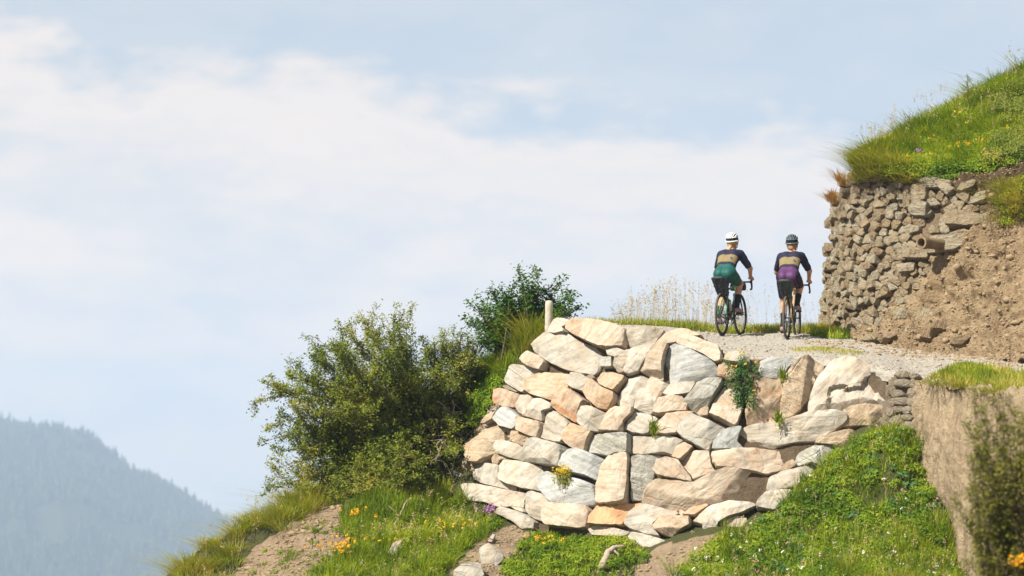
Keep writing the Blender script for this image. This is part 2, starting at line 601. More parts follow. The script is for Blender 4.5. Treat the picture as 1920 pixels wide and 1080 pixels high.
HC = [(330, 1085, 33.5), (400, 1028, 34.2), (480, 992, 34.8), (545, 946, 35.4), (620, 915, 36), (700, 862, 36.4), (800, 785, 36.8),
      (880, 722, 37), (950, 674, 37), (1020, 628, 36.6), 
      (700, 945, 35), (780, 935, 35.2), (850, 925, 36.2), (900, 958, 35.65), (960, 988, 35.15), (1050, 1014, 34.5), (1150, 1022, 34.0),
      (1210, 1040, 33.8), (1300, 1008, 33.6), (1400, 995, 33.5), (1480, 955, 33.45), (1560, 895, 33.45), (1640, 838, 33.4), (1710, 826, 33.2),
      (866, 860, 36.6), (900, 785, 36.55), (940, 708, 36.45), (985, 655, 36.45), (825, 840, 36.9),
      (420, 1080, 33.4), (560, 1080, 32.8), (720, 1080, 32.6), (880, 1085, 32.8), (1000, 1085, 33), (1200, 1090, 33.0), (1400, 1090, 32.3),
      (1550, 1085, 31.8), (1700, 1085, 31.2), (1800, 1085, 31.0), (560, 1000, 34), (640, 1000, 34), (760, 1000, 34), (860, 1005, 34.3),
      (1600, 960, 32.9), (1700, 935, 32.7), (1750, 960, 32.4), (1725, 870, 33.2), (1800, 1068, 31.8), (1900, 1190, 29.8), (2000, 1300, 28),
      (1100, 900, 36.5), (1300, 860, 36), (1500, 800, 36), (1650, 780, 36), (1850, 860, 34), (1150, 760, 38.5), (1400, 740, 39), (1700, 740, 39), (2000, 800, 36),
      (330, 1180, 36), (400, 1120, 37), (545, 1040, 38.5), (700, 960, 40), (880, 860, 41), (1000, 780, 41.5), (1150, 770, 43)]
HCP = at(*np.array(HC, float).T)
EXTRA = []
for x in (-60, -30, -12, 0, 12, 30, 60):
    EXTRA += [(x, -12, -1.75), (x, 3, -1.75), (x, 16, -2.4 - (0.03 * abs(x) if x < 0 else 0)), (x, 25, -2.9 - (0.08 * abs(x) if x < 0 else 0))]
for x in (-60, -30, -14):
    EXTRA += [(x, 34, -4 - 0.32 * abs(x)), (x, 48, -9 - 0.35 * abs(x)), (x, 75, -22 - 0.3 * abs(x))]
for x in (-4, 6, 20, 60):
    EXTRA += [(x, 52, -2.5), (x, 75, -12)]
for x in (14, 30, 60):
    EXTRA += [(x, 34, 0.0), (x, 42, 1.2)]
FIT = tps_fit(np.concatenate([HCP, np.array(EXTRA, float)]))


def hill_z(XY):
    z = tps_eval(FIT, XY)
    P = np.concatenate([XY, np.zeros((len(XY), 1))], 1)
    return z + 0.09 * fbm(P, 1.1, 4, 3) + 0.04 * fbm(P, 5.0, 3, 9)


gx = np.concatenate([np.arange(-60, -7, 2.5), np.arange(-7, 8, 0.09), np.arange(8, 61, 2.5)])
gy = np.concatenate([np.arange(-12, 25, 2.0), np.arange(25, 39.5, 0.09), np.arange(39.5, 76, 1.5)])
GX, GY = np.meshgrid(gx, gy)
XY = np.stack([GX.ravel(), GY.ravel()], 1)
HV = np.concatenate([XY, hill_z(XY)[:, None]], 1)
me = mesh_np('hillside', HV, [grid_faces(len(gy), len(gx))], M['hill'], True)
HPX = proj(HV)
turf = np.ones(len(HV), np.float32)
BARE = [[(425, 1100), (470, 1035), (540, 985), (600, 950), (660, 935), (665, 985), (640, 1030), (590, 1060), (540, 1130)], [(850, 1130), (850, 1060), (900, 1010), (950, 985), (1000, 1000), (950, 1050), (930, 1130)],
        [(1180, 1100), (1200, 1050), (1240, 1020), (1330, 1000), (1420, 985), (1330, 1040), (1280, 1100)], [(890, 830), (900, 780), (950, 720), (960, 740), (910, 840)]]
for bp in BARE:
    turf[inpoly(HPX, bp)] = 0.0
at_ = me.attributes.new('turf', 'FLOAT', 'POINT')
at_.data.foreach_set('value', turf)
o = link('hillside', me)
tag(o, kind='structure')
_ix = (gx > -7.05) & (gx < 8.0); _iy = (gy > 24.95) & (gy < 39.45)
_fx = gx[_ix]; _fy = gy[_iy]
_fz = HV[:, 2].reshape(len(gy), len(gx))[np.ix_(_iy, _ix)]


def hill_zi(XY_):
    a_ = np.clip((XY_[:, 0] - _fx[0]) / (_fx[1] - _fx[0]), 0, len(_fx) - 1.001); b_ = np.clip((XY_[:, 1] - _fy[0]) / (_fy[1] - _fy[0]), 0, len(_fy) - 1.001)
    j, i = a_.astype(int), b_.astype(int); fa, fb = a_ - j, b_ - i
    return _fz[i, j] * (1 - fa) * (1 - fb) + _fz[i, j + 1] * fa * (1 - fb) + _fz[i + 1, j] * (1 - fa) * fb + _fz[i + 1, j + 1] * fa * fb


# ------------------------------------------------------------------ gravel road on its terrace
ROAD = [
    [(1010, 660, 36.5), (1130, 655, 36.0), (1250, 668, 35.3), (1350, 690, 34.8), (1450, 700, 34.6), (1550, 702, 34.5), (1650, 712, 34.2), (1712, 732, 33.8), (1780, 750, 32.9), (1850, 762, 31.6), (1930, 776, 30.2), (2080, 800, 28.2)],
    [(1030, 612, 36.8), (1130, 612, 36.4), (1250, 630, 35.7), (1350, 659, 35.1), (1450, 671, 34.9), (1550, 671, 34.8), (1650, 685, 34.4), (1712, 704, 34.1), (1780, 717, 33.2), (1850, 727, 31.9), (1930, 741, 30.5), (2080, 760, 28.4)],
    [(1050, 610, 37.6), (1130, 609, 37.4), (1240, 618, 37.0), (1345, 643, 36.8), (1450, 655, 36.5), (1550, 656, 36.3), (1650, 668, 35.8), (1720, 680, 35.4), (1780, 688, 34.7), (1850, 696, 33.8), (1930, 706, 32.6), (2080, 722, 30.5)],
    [(1060, 610, 38.6), (1130, 607, 38.6), (1240, 614, 38.6), (1352, 629.5, 38.7), (1470, 636, 38.3), (1550, 641, 38.0), (1650, 653, 37.3), (1720, 664, 36.6), (1780, 671, 36.0), (1850, 679, 35.2), (1930, 688, 34.2), (2080, 700, 32.2)],
    [(1060, 618, 39.6), (1130, 614, 39.8), (1240, 614, 40.0), (1352, 622, 40.2), (1450, 623, 40.2), (1540, 626, 39.9), (1650, 645, 38.8), (1720, 655, 38.0), (1780, 662, 37.4), (1850, 669, 36.6), (1930, 677, 35.7), (2080, 690, 33.6)],
    [(1060, 632, 41.2), (1130, 624, 41.4), (1240, 621, 41.5), (1352, 622, 41.6), (1450, 622, 41.6), (1540, 622, 41.6), (1650, 640, 41.0), (1720, 650, 41.0), (1780, 655, 40.6), (1850, 660, 40), (1930, 665, 39.5), (2080, 680, 38)],
    [(1060, 690, 45), (1130, 680, 46), (1240, 675, 46), (1352, 670, 46), (1450, 665, 46), (1540, 660, 46), (1650, 660, 46), (1720, 660, 46), (1780, 660, 46), (1850, 660, 46), (1930, 660, 46), (2080, 670, 45)],
]
RG = loft(ROAD, 260, 150)
RN = grid_normals(RG)
if RN[..., 2].mean() < 0: RN = -RN
RG0 = RG.copy()
RG = RG + RN * (0.022 * fbm(RG, 1.6, 4, 21) + 0.008 * fbm(RG, 9, 2, 5))[..., None]
o = link('gravel_road', mesh_np('gravel_road', extend(RG, rough=0.03), [grid_faces(150, 269)], M['road'], True))
tag(o, kind='structure')

# ------------------------------------------------------------------ eroded earth bank and grassy slope above the road
BANK = [
    [(1560, 646, 39.7), (1640, 654, 38.5), (1750, 670, 36.9), (1850, 681, 35.8), (1925, 689, 34.9), (2050, 704, 33.2)],
    [(1575, 632, 39.9), (1645, 640, 38.85), (1750, 655, 37.4), (1850, 664, 36.4), (1925, 671, 35.6), (2050, 684, 34.0)],
    [(1590, 612, 40.3), (1660, 610, 39.3), (1750, 612, 38.0), (1850, 620, 37.1), (1925, 630, 36.4), (2050, 640, 34.9)],
    [(1640, 540, 40.5), (1700, 540, 39.35), (1770, 530, 38.3), (1850, 530, 37.6), (1925, 540, 37.0), (2050, 545, 35.6)],
    [(1740, 440, 40.2), (1785, 445, 38.85), (1830, 435, 38.3), (1880, 420, 37.9), (1925, 420, 37.7), (2050, 430, 36.4)],
    [(1740, 330, 40.4), (1780, 335, 39.5), (1830, 320, 39.05), (1880, 305, 38.7), (1925, 300, 38.4), (2050, 290, 37.2)],
    [(1740, 300, 41.4), (1780, 300, 40.8), (1830, 290, 40.4), (1880, 270, 40.2), (1925, 262, 40.0), (2050, 240, 39.2)],
]
BG = loft(BANK, 170, 200)
BN = grid_normals(BG)
if BN[..., 1].mean() > 0: BN = -BN
q = BG * np.array([1.0, 1.0, 1.0])
rid = 1 - np.abs(fbm(q, 1.3, 4, 31))
gul = fbm(np.stack([q[..., 0] * 1.0 + q[..., 2] * 0.55, q[..., 1], q[..., 2] * 0.22], -1), 3.2, 4, 39)      # rain gullies running down the cut
BG = BG + BN * (0.20 * (rid - 0.6) + 0.12 * gul + 0.12 * fbm(q, 4.5, 4, 33) + 0.065 * np.abs(fbm(q, 11, 3, 37)))[..., None]
BN = grid_normals(BG)
if BN[..., 1].mean() > 0: BN = -BN
me = mesh_np('earth_bank', extend(BG, seed=4), [grid_faces(200, 179)], M['bank'], True)
hum = np.clip((np.arange(200) / 199.0 - 0.66) / 0.12, 0, 1)[:, None] * np.ones((1, 179))
at_ = me.attributes.new('humus', 'FLOAT', 'POINT')
at_.data.foreach_set('value', hum.astype(np.float32).ravel())
o = link('earth_bank', me)
tag(o, kind='structure')

SLOPE = [
    [(1600, 345, 40.3), (1640, 340, 39.8), (1700, 345, 39.6), (1780, 345, 39.4), (1850, 335, 39.0), (1925, 315, 38.5), (2050, 290, 37.2)],
    [(1602, 318, 40.4), (1640, 312, 39.9), (1700, 316, 39.6), (1780, 318, 39.3), (1850, 308, 38.9), (1925, 292, 38.4), (2050, 270, 37.0)],
    [(1606, 306, 40.8), (1650, 285, 40.6), (1720, 270, 40.5), (1800, 255, 40.4), (1860, 235, 40.3), (1925, 210, 40.2), (2050, 165, 39)],
    [(1614, 306, 41.4), (1650, 280, 41.5), (1720, 234, 41.7), (1800, 202, 41.9), (1860, 168, 42.1), (1925, 132, 42.3), (2050, 60, 42)],
    [(1610, 330, 43), (1660, 300, 43.5), (1730, 255, 44), (1805, 215, 44.5), (1865, 180, 45), (1930, 140, 45.5), (2050, 60, 46)],
    [(1640, 420, 47), (1680, 380, 48), (1740, 340, 49), (1815, 290, 50), (1875, 250, 51), (1940, 200, 52), (2050, 120, 52)],
]
SG = loft(SLOPE, 120, 120)
SN = grid_normals(SG)
if SN[..., 2].mean() < 0: SN = -SN
SG = SG + SN * (0.06 * fbm(SG, 1.4, 3, 41))[..., None]
SGX = extend(SG, seed=6)
o = link('grassy_slope', mesh_np('grassy_slope', SGX, [grid_faces(120, 129)], M['turf'], True))
tag(o, kind='structure')


# ------------------------------------------------------------------ stones
def interp_fn(tab):
    t = np.array(tab, float)
    return lambda x: np.interp(x, t[:, 0], t[:, 1])


_yp = interp_fn([(820, 36.7), (860, 36.2), (900, 35.85), (950, 35.4), (1000, 35.0), (1080, 34.5), (1150, 34.2), (1350, 33.75), (1550, 33.6), (1720, 33.35), (1760, 33.3)])
def y_wall(px, py): return _yp(px) + (1000 - py) * 0.0024
_yd = interp_fn([(1500, 44), (1533, 42.3), (1541, 41.3), (1555, 40.6), (1580, 40.05), (1640, 39.4), (1720, 38.85), (1780, 38.5), (1860, 38.1)])
def y_dry(px, py): return _yd(px - (630 - py) * 0.10) + (630 - py) * 0.0016
def y_rub(px, py): return 33.62 + (1680 - px) * 0.004 + (800 - py) * 0.0015


def surf_n(yf, px, py):
    a = at(px - 4, py, yf(px - 4, py)); b = at(px + 4, py, yf(px + 4, py))
    c = at(px, py - 4, yf(px, py - 4)); d_ = at(px, py + 4, yf(px, py + 4))
    n = np.cross(b - a, c - d_)
    n /= np.linalg.norm(n)
    return n if n[1] < 0 else -n


def chaikin(P, it=1, r=0.18):
    for _ in range(it):
        Q = np.roll(P, -1, 0)
        P = np.stack([P * (1 - r) + Q * r, P * r + Q * (1 - r)], 1).reshape(-1, 2)
    return P


def resample(P, n):
    Q = np.concatenate([P, P[:1]])
    s = np.concatenate([[0], np.cumsum(np.linalg.norm(np.diff(Q, axis=0), axis=1))])
    t = np.arange(n) * s[-1] / n
    return np.stack([np.interp(t, s, Q[:, 0]), np.interp(t, s, Q[:, 1])], 1)


def make_stone(name, poly, yf, mat, parent=None, T=0.13, grow=1.0, bev=0.03, rnd=0.05, back=0.45, facets=(), N=60, rings=11, nfac=3, amp=1.0, push=0.0, seed=0, lump=0.0, ledge=None):
    rg = np.random.default_rng(seed)
    P = resample(chaikin(np.array(poly, float), 1, rnd), N)
    # area centroid
    x, y = P[:, 0], P[:, 1]; x1, y1 = np.roll(x, -1), np.roll(y, -1)
    cr = x * y1 - x1 * y; A = cr.sum() / 2
    c = np.array([((x + x1) * cr).sum(), ((y + y1) * cr).sum()]) / (6 * A)
    Yc = float(yf(c[0], c[1])); k = Yc / FPX
    size = math.sqrt(abs(A)) * k
    loc = at(c[0], c[1], Yc)
    n = surf_n(yf, c[0], c[1])
    # ragged outline
    ang = np.arange(N) / N * 2 * PI
    jag = 0.030 * fbm(np.stack([np.cos(ang) * 2.2, np.sin(ang) * 2.2, np.full(N, seed * 3.7)], 1), 2.6, 4, seed, 0.6)
    P = c + (P - c) * (grow * (1 + jag))[:, None]
    sc = [1.0, 1.0, 0.985, 0.965] + list(np.linspace(0.93, 0.12, rings - 3))
    prof = [-0.30, 0.62] + [0.62 + 0.38 * (1 - (1 - min(1, (1 - s) / bev)) ** 2.0) for s in sc[2:]]
    prof[0] = -1.6
    V = []
    tx, ty = rg.normal(0, 0.14, 2)
    fl = list(facets)
    L = []
    for (a, b, sl) in fl:                       # drop-offs seen in the photo: right of a->b the face falls away
        a = np.array(a, float); b = np.array(b, float)
        dd = (b - a) / np.linalg.norm(b - a)
        nn = np.array([dd[1], -dd[0]])
        L.append((a, nn, sl))
    if nfac:
        for q in range(nfac):                   # chipped corners
            th = rg.uniform(0, 2 * PI)
            dn = np.array([math.cos(th), math.sin(th)])
            ext = ((P - c) @ dn).max()
            L.append((c + dn * ext * rg.uniform(0.1, 0.75), dn, rg.uniform(0.12, 0.6)))
    for s, pr in zip(sc, prof):
        Q = c + (P - c) * s
        m = (Q - c) * k
        h = np.full(N, T * pr)
        full = T + tx * m[:, 0] - ty * m[:, 1]
        for (a, nn, sl) in L:
            dist = ((Q - a) @ nn) * k
            full = np.minimum(full, T + tx * m[:, 0] - ty * m[:, 1] - sl * np.maximum(dist, 0))
        full = np.maximum(full, -0.04)
        h = np.where(pr < 0, T * pr, np.where(full > 0, full * pr, full))
        if ledge is not None and pr > 0.4:
            for (pts, dep) in ledge:
                lp = np.array(pts, float)
                yl = np.interp(Q[:, 0], lp[:, 0], lp[:, 1])
                inside = (Q[:, 0] > lp[0, 0]) & (Q[:, 0] < lp[-1, 0])
                h = h - np.where(inside & (Q[:, 1] > yl), dep * np.exp(-np.maximum(Q[:, 1] - yl, 0) / 90.0), 0)
        B = at(Q[:, 0], Q[:, 1], yf(Q[:, 0], Q[:, 1]))
        if pr > 0:
            nz = fbm(B + seed * 1.7, 2.1 / max(size, 0.15) ** 0.5, 4, seed + 5) * 0.028 * size * amp
            nz += (np.abs(fbm(B + seed, 6.0 / max(size, 0.2) ** 0.5, 3, seed + 8)) - 0.3) * 0.030 * size * amp
            rd = lump * size * (1 - s * s)
            h = h + nz * pr + rd
        V.append(B + n * (h + push)[:, None])
    # centre
    tail = V[-1].mean(0, keepdims=True)
    bk = at(*(c + (P - c) * 0.82).T, yf(P[:, 0], P[:, 1])) - n * back
    bk[:, 1] += 0.0
    V = [bk] + V + [tail]
    Vv = np.concatenate(V) - loc
    R = len(V) - 1
    q = np.arange(N); q2 = (q + 1) % N
    F4 = np.concatenate([np.stack([i * N + q, i * N + q2, (i + 1) * N + q2, (i + 1) * N + q], 1) for i in range(R - 1)])
    F3 = np.stack([(R - 1) * N + q, (R - 1) * N + q2, np.full(N, R * N)], 1)
    if A > 0:
        pass
    me = mesh_np(name, Vv, [F4, F3], mat, True)
    # outward faces
    if me.polygons[len(F4) + 1].normal.dot(Vector(n)) < 0:
        me.flip_normals()
    me.set_sharp_from_angle(angle=math.radians(24))
    return link(name, me, parent, loc)


ORG = {'A': (920, 590), 'B': (840, 740), 'C': (840, 880), 'D': (1120, 600), 'E': (1120, 740), 'F': (1120, 880), 'G': (1400, 640), 'H': (1380, 770)}
def cv(c, pts):
    ox, oy = ORG[c]
    return [(ox + x / 6.0, oy + y / 6.0) for x, y in pts]


STONES = [
 ('A','w',[(700,50),(750,30),(840,45),(920,75),(870,140),(835,150),(880,205),(760,225),(635,205),(670,120)],[]),
 ('A','o',[(870,130),(940,55),(1090,60),(1075,200),(1030,275),(940,230),(870,180)],[]),
 ('A','p',[(1085,60),(1330,95),(1480,140),(1535,170),(1520,380),(1300,395),(1150,340),(1035,280),(1070,190)],[]),
 ('D','g',[(340,92),(640,95),(770,130),(690,215),(660,265),(560,300),(400,345),(320,330),(320,200)],[((560,110),(470,300),0.35)]),
 ('A','g',[(610,205),(850,200),(1050,320),(1290,400),(1330,480),(1250,560),(1190,685),(1010,660),(860,630),(720,565),(600,500),(500,410),(490,340),(560,260)],[((1215,430),(1140,660),0.8),((860,200),(730,560),0.10)]),
 ('A','p',[(395,525),(470,430),(590,480),(650,535),(610,645),(500,615),(440,575)],[]),
 ('A','g',[(200,770),(240,590),(280,565),(460,590),(600,650),(510,690),(440,790),(395,890),(280,830)],[]),
 ('A','o',[(410,850),(450,740),(600,655),(780,650),(940,680),(885,790),(860,830),(780,900),(740,980),(600,950),(480,910)],[((770,740),(620,930),0.22)]),
 ('A','g',[(950,680),(1060,690),(1170,760),(1115,800),(1080,890),(960,850),(885,800)],[]),
 ('A','o',[(1082,890),(1120,795),(1190,755),(1290,840),(1430,900),(1430,950),(1335,1080),(1240,1075),(1120,970)],[]),
 ('A','t',[(1200,740),(1250,650),(1320,630),(1540,710),(1520,760),(1430,890),(1340,850),(1250,800)],[]),
 ('A','l',[(1250,540),(1290,490),(1390,490),(1395,605),(1320,610),(1270,600)],[]),
 ('A','g',[(1300,385),(1450,400),(1540,430),(1425,505),(1330,480)],[]),
 ('A','r',[(60,970),(80,850),(150,835),(340,900),(270,1045),(150,1040),(70,1000)],[]),
 ('B','w',[(750,130),(830,10),(930,10),(990,40),(960,90),(935,200),(860,235),(790,195)],[((930,20),(870,210),0.7)]),
 ('B','w',[(925,225),(1000,60),(1100,60),(1220,130),(1205,175),(1115,200),(1100,315),(960,275),(870,250)],[]),
 ('B','r',[(1230,110),(1280,20),(1360,-70),(1480,-10),(1580,80),(1540,150),(1490,230),(1480,335),(1430,310),(1310,240),(1220,150)],[]),
 ('B','g',[(1492,345),(1495,240),(1540,145),(1640,150),(1820,230),(1755,300),(1705,425),(1600,420)],[]),
 ('E','p',[(30,425),(100,290),(160,190),(220,165),(420,175),(410,240),(320,320),(300,430),(210,435)],[((420,210),(250,430),0.9)]),
 ('B','b',[(570,290),(640,150),(700,145),(820,260),(822,330),(760,402),(650,370)],[((800,300),(700,390),0.7)]),
 ('B','p',[(825,290),(830,260),(1100,325),(1090,400),(1040,495),(960,478),(830,420)],[]),
 ('B','g',[(1045,490),(1105,330),(1120,205),(1190,180),(1270,210),(1420,340),(1380,430),(1300,550),(1180,530)],[((1240,200),(1420,330),-0.0)]),
 ('B','o',[(1305,520),(1370,410),(1420,340),(1560,390),(1640,430),(1590,520),(1550,645),(1480,645),(1400,600)],[((1500,470),(1430,610),0.3)]),
 ('B','t',[(260,600),(330,540),(420,410),(540,290),(640,350),(720,430),(715,510),(600,525),(585,660),(500,720),(450,790),(370,785),(320,720),(310,660)],[((640,440),(410,590),0.3),((560,480),(405,780),1.1)]),
 ('B','t',[(720,520),(740,410),(830,420),(980,490),(950,570),(860,582)],[((920,480),(860,570),0.8)]),
 ('B','w',[(580,590),(600,530),(680,525),(900,590),(880,640),(800,732),(740,722),(600,670)],[((780,620),(740,730),0.8)]),
 ('B','t',[(520,720),(560,675),(680,690),(745,720),(620,740),(595,790),(530,785)],[]),
 ('B','g',[(815,740),(870,640),(960,520),(1040,505),(1310,580),(1350,640),(1325,720),(1280,825),(1120,800),(930,770)],[((1280,760),(860,720),0.9)]),
 ('B','b',[(1285,830),(1330,700),(1385,640),(1470,622),(1640,680),(1780,740),(1730,830),(1690,975),(1580,930),(1410,900)],[((1650,690),(1600,930),0.9)]),
 ('B','t',[(150,810),(230,680),(290,660),(330,740),(385,790),(350,880),(312,985),(240,930),(180,870)],[((350,800),(290,960),0.8)]),
 ('B','g',[(340,960),(350,880),(400,790),(500,780),(602,800),(605,960),(650,1000),(800,1050),(780,1090),(600,1050),(430,1010)],[((540,800),(500,960),0.6)]),
 ('B','w',[(605,960),(602,800),(640,730),(740,740),(920,770),(1020,800),(1145,832),(1040,900),(1000,1000),(1035,1085),(880,1065),(700,1012)],[((960,790),(915,1030),0.9)]),
 ('C','d',[(50,60),(130,30),(200,70),(350,175),(210,185),(185,290),(110,300),(70,200)],[]),
 ('C','w',[(190,290),(200,190),(260,175),(450,190),(600,220),(750,250),(882,265),(862,435),(740,415),(640,445),(500,390),(260,370),(210,330)],[((600,230),(560,420),0.45)]),
 ('C','b',[(1010,160),(1050,60),(1150,30),(1250,80),(1310,190),(1350,150),(1420,100),(1500,120),(1690,190),(1680,300),(1670,402),(1560,412),(1210,387),(1120,310),(1030,220)],[]),
 ('C','g',[(870,440),(880,270),(960,250),(1080,280),(1170,370),(1195,400),(1130,440),(1110,592),(1000,572),(930,520)],[]),
 ('C','p',[(1112,585),(1122,430),(1220,390),(1340,400),(1580,420),(1620,480),(1610,570),(1570,655),(1500,672),(1260,655),(1150,642)],[]),
 ('F','O',[(-75,640),(-60,540),(10,422),(180,412),(330,372),(480,367),(470,400),(390,440),(350,520),(300,640),(100,642)],[]),
 ('C','g',[(610,510),(690,445),(860,492),(1010,590),(1000,672),(890,692),(800,602)],[]),
 ('C','p',[(730,420),(860,442),(880,490),(790,462)],[]),
 ('F','w',[(-100,680),(-20,640),(200,662),(380,710),(300,762),(-60,742)],[]),
 ('D','p',[(560,300),(690,220),(770,150),(930,105),(1020,110),(1190,190),(1090,200),(900,200),(900,265),(760,272),(650,290)],[((1000,120),(1180,200),0.0)]),
 ('D','p',[(890,215),(930,160),(1060,180),(1240,260),(1370,300),(1410,400),(1400,480),(1330,492),(1200,402),(1000,322),(900,280)],[]),
 ('D','w',[(190,530),(210,440),(260,385),(390,352),(352,470),(302,592),(240,607)],[]),
 ('D','w',[(304,590),(354,460),(394,357),(660,292),(690,302),(640,390),(560,480),(480,605),(360,632)],[((640,310),(500,560),0.25)]),
 ('D','p',[(490,592),(570,470),(700,292),(812,290),(772,400),(742,520),(742,675),(680,665),(580,642)],[((740,590),(490,590),1.2)]),
 ('D','b',[(744,645),(744,500),(774,400),(814,300),(880,285),(1010,332),(1150,402),(1340,500),(1362,560),(1330,642),(1240,667),(1150,692),(1050,717),(830,722)],[((1150,650),(860,690),1.0)]),
 ('D','w',[(190,970),(290,800),(350,660),(490,622),(590,660),(530,760),(450,840),(402,992),(310,982)],[((470,640),(340,960),0.5)]),
 ('D','w',[(412,992),(445,840),(545,760),(600,655),(640,650),(820,732),(760,800),(690,930),(640,1042),(590,1077),(480,1032)],[((770,710),(610,1040),0.8)]),
 ('D','w',[(750,850),(830,760),(1100,717),(1120,740),(1060,850),(960,872),(840,887)],[]),
 ('D','l',[(980,942),(1062,830),(1132,720),(1250,670),(1400,660),(1420,690),(1380,770),(1300,912),(1240,992),(1110,1042),(1040,1012)],[((1290,900),(980,945),1.1)]),
 ('E','p',[(640,232),(720,70),(830,40),(970,40),(1032,130),(1020,202),(900,217),(700,247)],[]),
 ('E','p',[(1250,232),(1320,60),(1470,-150),(1530,-165),(1600,-60),(1640,60),(1640,170),(1570,352),(1540,377),(1400,292)],[]),
 ('D','o',[(1340,642),(1362,512),(1420,482),(1560,512),(1560,642),(1480,672),(1400,642)],[((1500,640),(1350,620),1.0)]),
 ('D','w',[(1420,482),(1440,402),(1560,382),(1700,402),(1722,502),(1550,502)],[]),
 ('G','b',[(130,402),(150,260),(280,210),(520,205),(560,250),(470,312),(420,392),(340,442),(180,432)],[]),
 ('G','o',[(5,942),(-20,800),(20,660),(60,502),(180,447),(330,462),(412,422),(417,502),(382,640),(372,760),(342,902),(200,922),(100,932)],[((260,470),(110,670),0.10),((400,560),(320,890),0.9)]),
 ('G','t',[(385,882),(372,740),(402,560),(432,402),(550,232),(680,162),(790,207),(880,262),(830,392),(750,502),(700,642),(600,792),(520,852)],[((690,200),(605,790),1.3)]),
 ('G','w',[(690,832),(692,730),(762,502),(882,292),(962,192),(1110,152),(1280,182),(1420,292),(1470,342),(1550,402),(1650,392),(1662,442),(1562,722),(1500,692),(1300,692),(1090,802),(900,802)],[((1595,400),(1480,690),1.2),((1060,700),(900,740),1.2)]),
 ('G','t',[(1092,802),(1180,742),(1320,692),(1530,702),(1612,772),(1582,902),(1500,1012),(1370,962),(1300,962),(1150,972),(1022,962)],[((1440,720),(1375,960),1.1),((1310,900),(1120,900),0.9)]),
 ('H','w',[(22,332),(30,250),(62,202),(210,152),(420,147),(580,102),(800,47),(1090,32),(1240,72),(1262,152),(1102,242),(912,342),(620,362),(420,412),(330,422),(230,382)],[((910,325),(420,390),1.3),((260,350),(20,310),1.2)]),
 ('E','g',[(910,452),(940,352),(1010,290),(1090,245),(1200,290),(1450,392),(1370,472),(1290,582),(1272,642),(1210,632),(1000,532)],[]),
 ('E','b',[(1282,622),(1302,552),(1402,422),(1590,372),(1630,380),(1590,460),(1572,542),(1650,612),(1500,627)],[]),
 ('E','g',[(310,392),(350,302),(440,212),(560,222),(700,272),(642,342),(592,442),(540,467),(400,442)],[]),
 ('E','p',[(652,462),(682,342),(782,272),(802,247),(1000,217),(1110,217),(1020,292),(932,352),(912,462),(800,472)],[]),
 ('E','l',[(-125,562),(-82,462),(0,442),(300,452),(395,467),(388,560),(388,672),(182,682),(160,712),(60,682),(-130,642)],[]),
 ('E','g',[(394,672),(402,472),(600,492),(820,462),(980,522),(900,602),(850,692),(760,662),(520,682)],[]),
 ('E','p',[(850,722),(902,602),(990,552),(1090,602),(1040,662),(950,752)],[]),
 ('E','p',[(0,1200),(12,1000),(52,832),(122,722),(200,692),(366,682),(384,760),(366,960),(340,1150),(330,1212),(180,1252),(20,1257)],[((300,760),(290,1200),0.12)]),
 ('E','l',[(372,1182),(392,900),(396,702),(560,682),(700,682),(812,712),(702,782),(642,882),(622,1002),(542,1132),(512,1172)],[((520,820),(480,1150),0.35)]),
 ('E','p',[(652,892),(702,772),(800,737),(930,762),(1000,862),(1070,952),(1080,1002),(900,972),(700,942)],[]),
 ('E','p',[(932,762),(1042,662),(1110,637),(1270,652),(1292,802),(1340,872),(1200,932),(1092,972),(1062,922)],[]),
 ('E','p',[(1282,652),(1540,627),(1740,607),(2100,622),(2230,682),(2200,762),(2100,832),(1980,872),(1900,902),(1700,862),(1500,842),(1340,832),(1294,792)],[((2120,640),(2060,850),0.6)]),
 ('F','p',[(500,372),(532,282),(602,182),(692,122),(850,142),(1080,162),(1200,102),(1350,32),(1500,-8),(1700,12),(1830,62),(1852,132),(1782,222),(1700,282),(1450,392),(1262,392),(1000,482),(962,517),(840,482),(720,432),(540,407)],[((1250,340),(560,300),0.9),((1590,60),(1380,330),1.0)]),
 ('F','g',[(302,622),(362,502),(432,432),(550,402),(740,452),(950,522),(900,562),(732,542),(642,632),(660,702),(720,772),(560,742),(400,692)],[]),
 ('F','o',[(642,652),(722,552),(900,552),(1050,552),(1060,642),(952,702),(850,772),(730,742),(662,702)],[((960,690),(650,690),1.1)]),
 ('F','o',[(970,522),(1052,452),(1240,402),(1262,422),(1110,532)],[]),
 ('F','w',[(1082,612),(1152,532),(1270,432),(1480,372),(1740,402),(1800,432),(1622,522),(1480,562),(1322,652),(1340,692),(1200,702),(1182,652)],[((1560,400),(1330,640),0.25)]),
 ('F','p',[(1312,692),(1400,602),(1580,542),(1680,562),(1700,642),(1622,742),(1500,762)],[]),
 ('F','w',[(350,772),(392,712),(700,792),(800,832),(742,902),(680,947),(560,902),(430,882)],[]),
 ('H','g',[(340,932),(362,782),(520,702),(840,627),(1120,702),(1130,822),(1000,892),(760,882),(600,902)],[((940,640),(890,870),0.25)]),
 ('H','w',[(232,1077),(332,962),(450,922),(600,912),(690,962),(640,1062),(560,1132),(400,1162),(240,1142)],[]),
 ('H','l',[(642,642),(692,502),(760,472),(900,412),(1110,412),(1250,472),(1200,602),(1110,692),(980,662),(850,622)],[((935,410),(880,630),0.7)]),
 ('H','t',[(900,402),(922,332),(1060,282),(1290,222),(1440,262),(1500,382),(1400,452),(1200,432),(1100,412)],[((1290,240),(1220,420),0.9),((1440,400),(1100,390),0.8)]),
 ('H','t',[(470,702),(560,602),(640,562),(682,622),(600,682)],[]),
 ('E','t',[(1130,232),(1180,162),(1260,152),(1250,242),(1160,262)],[]),
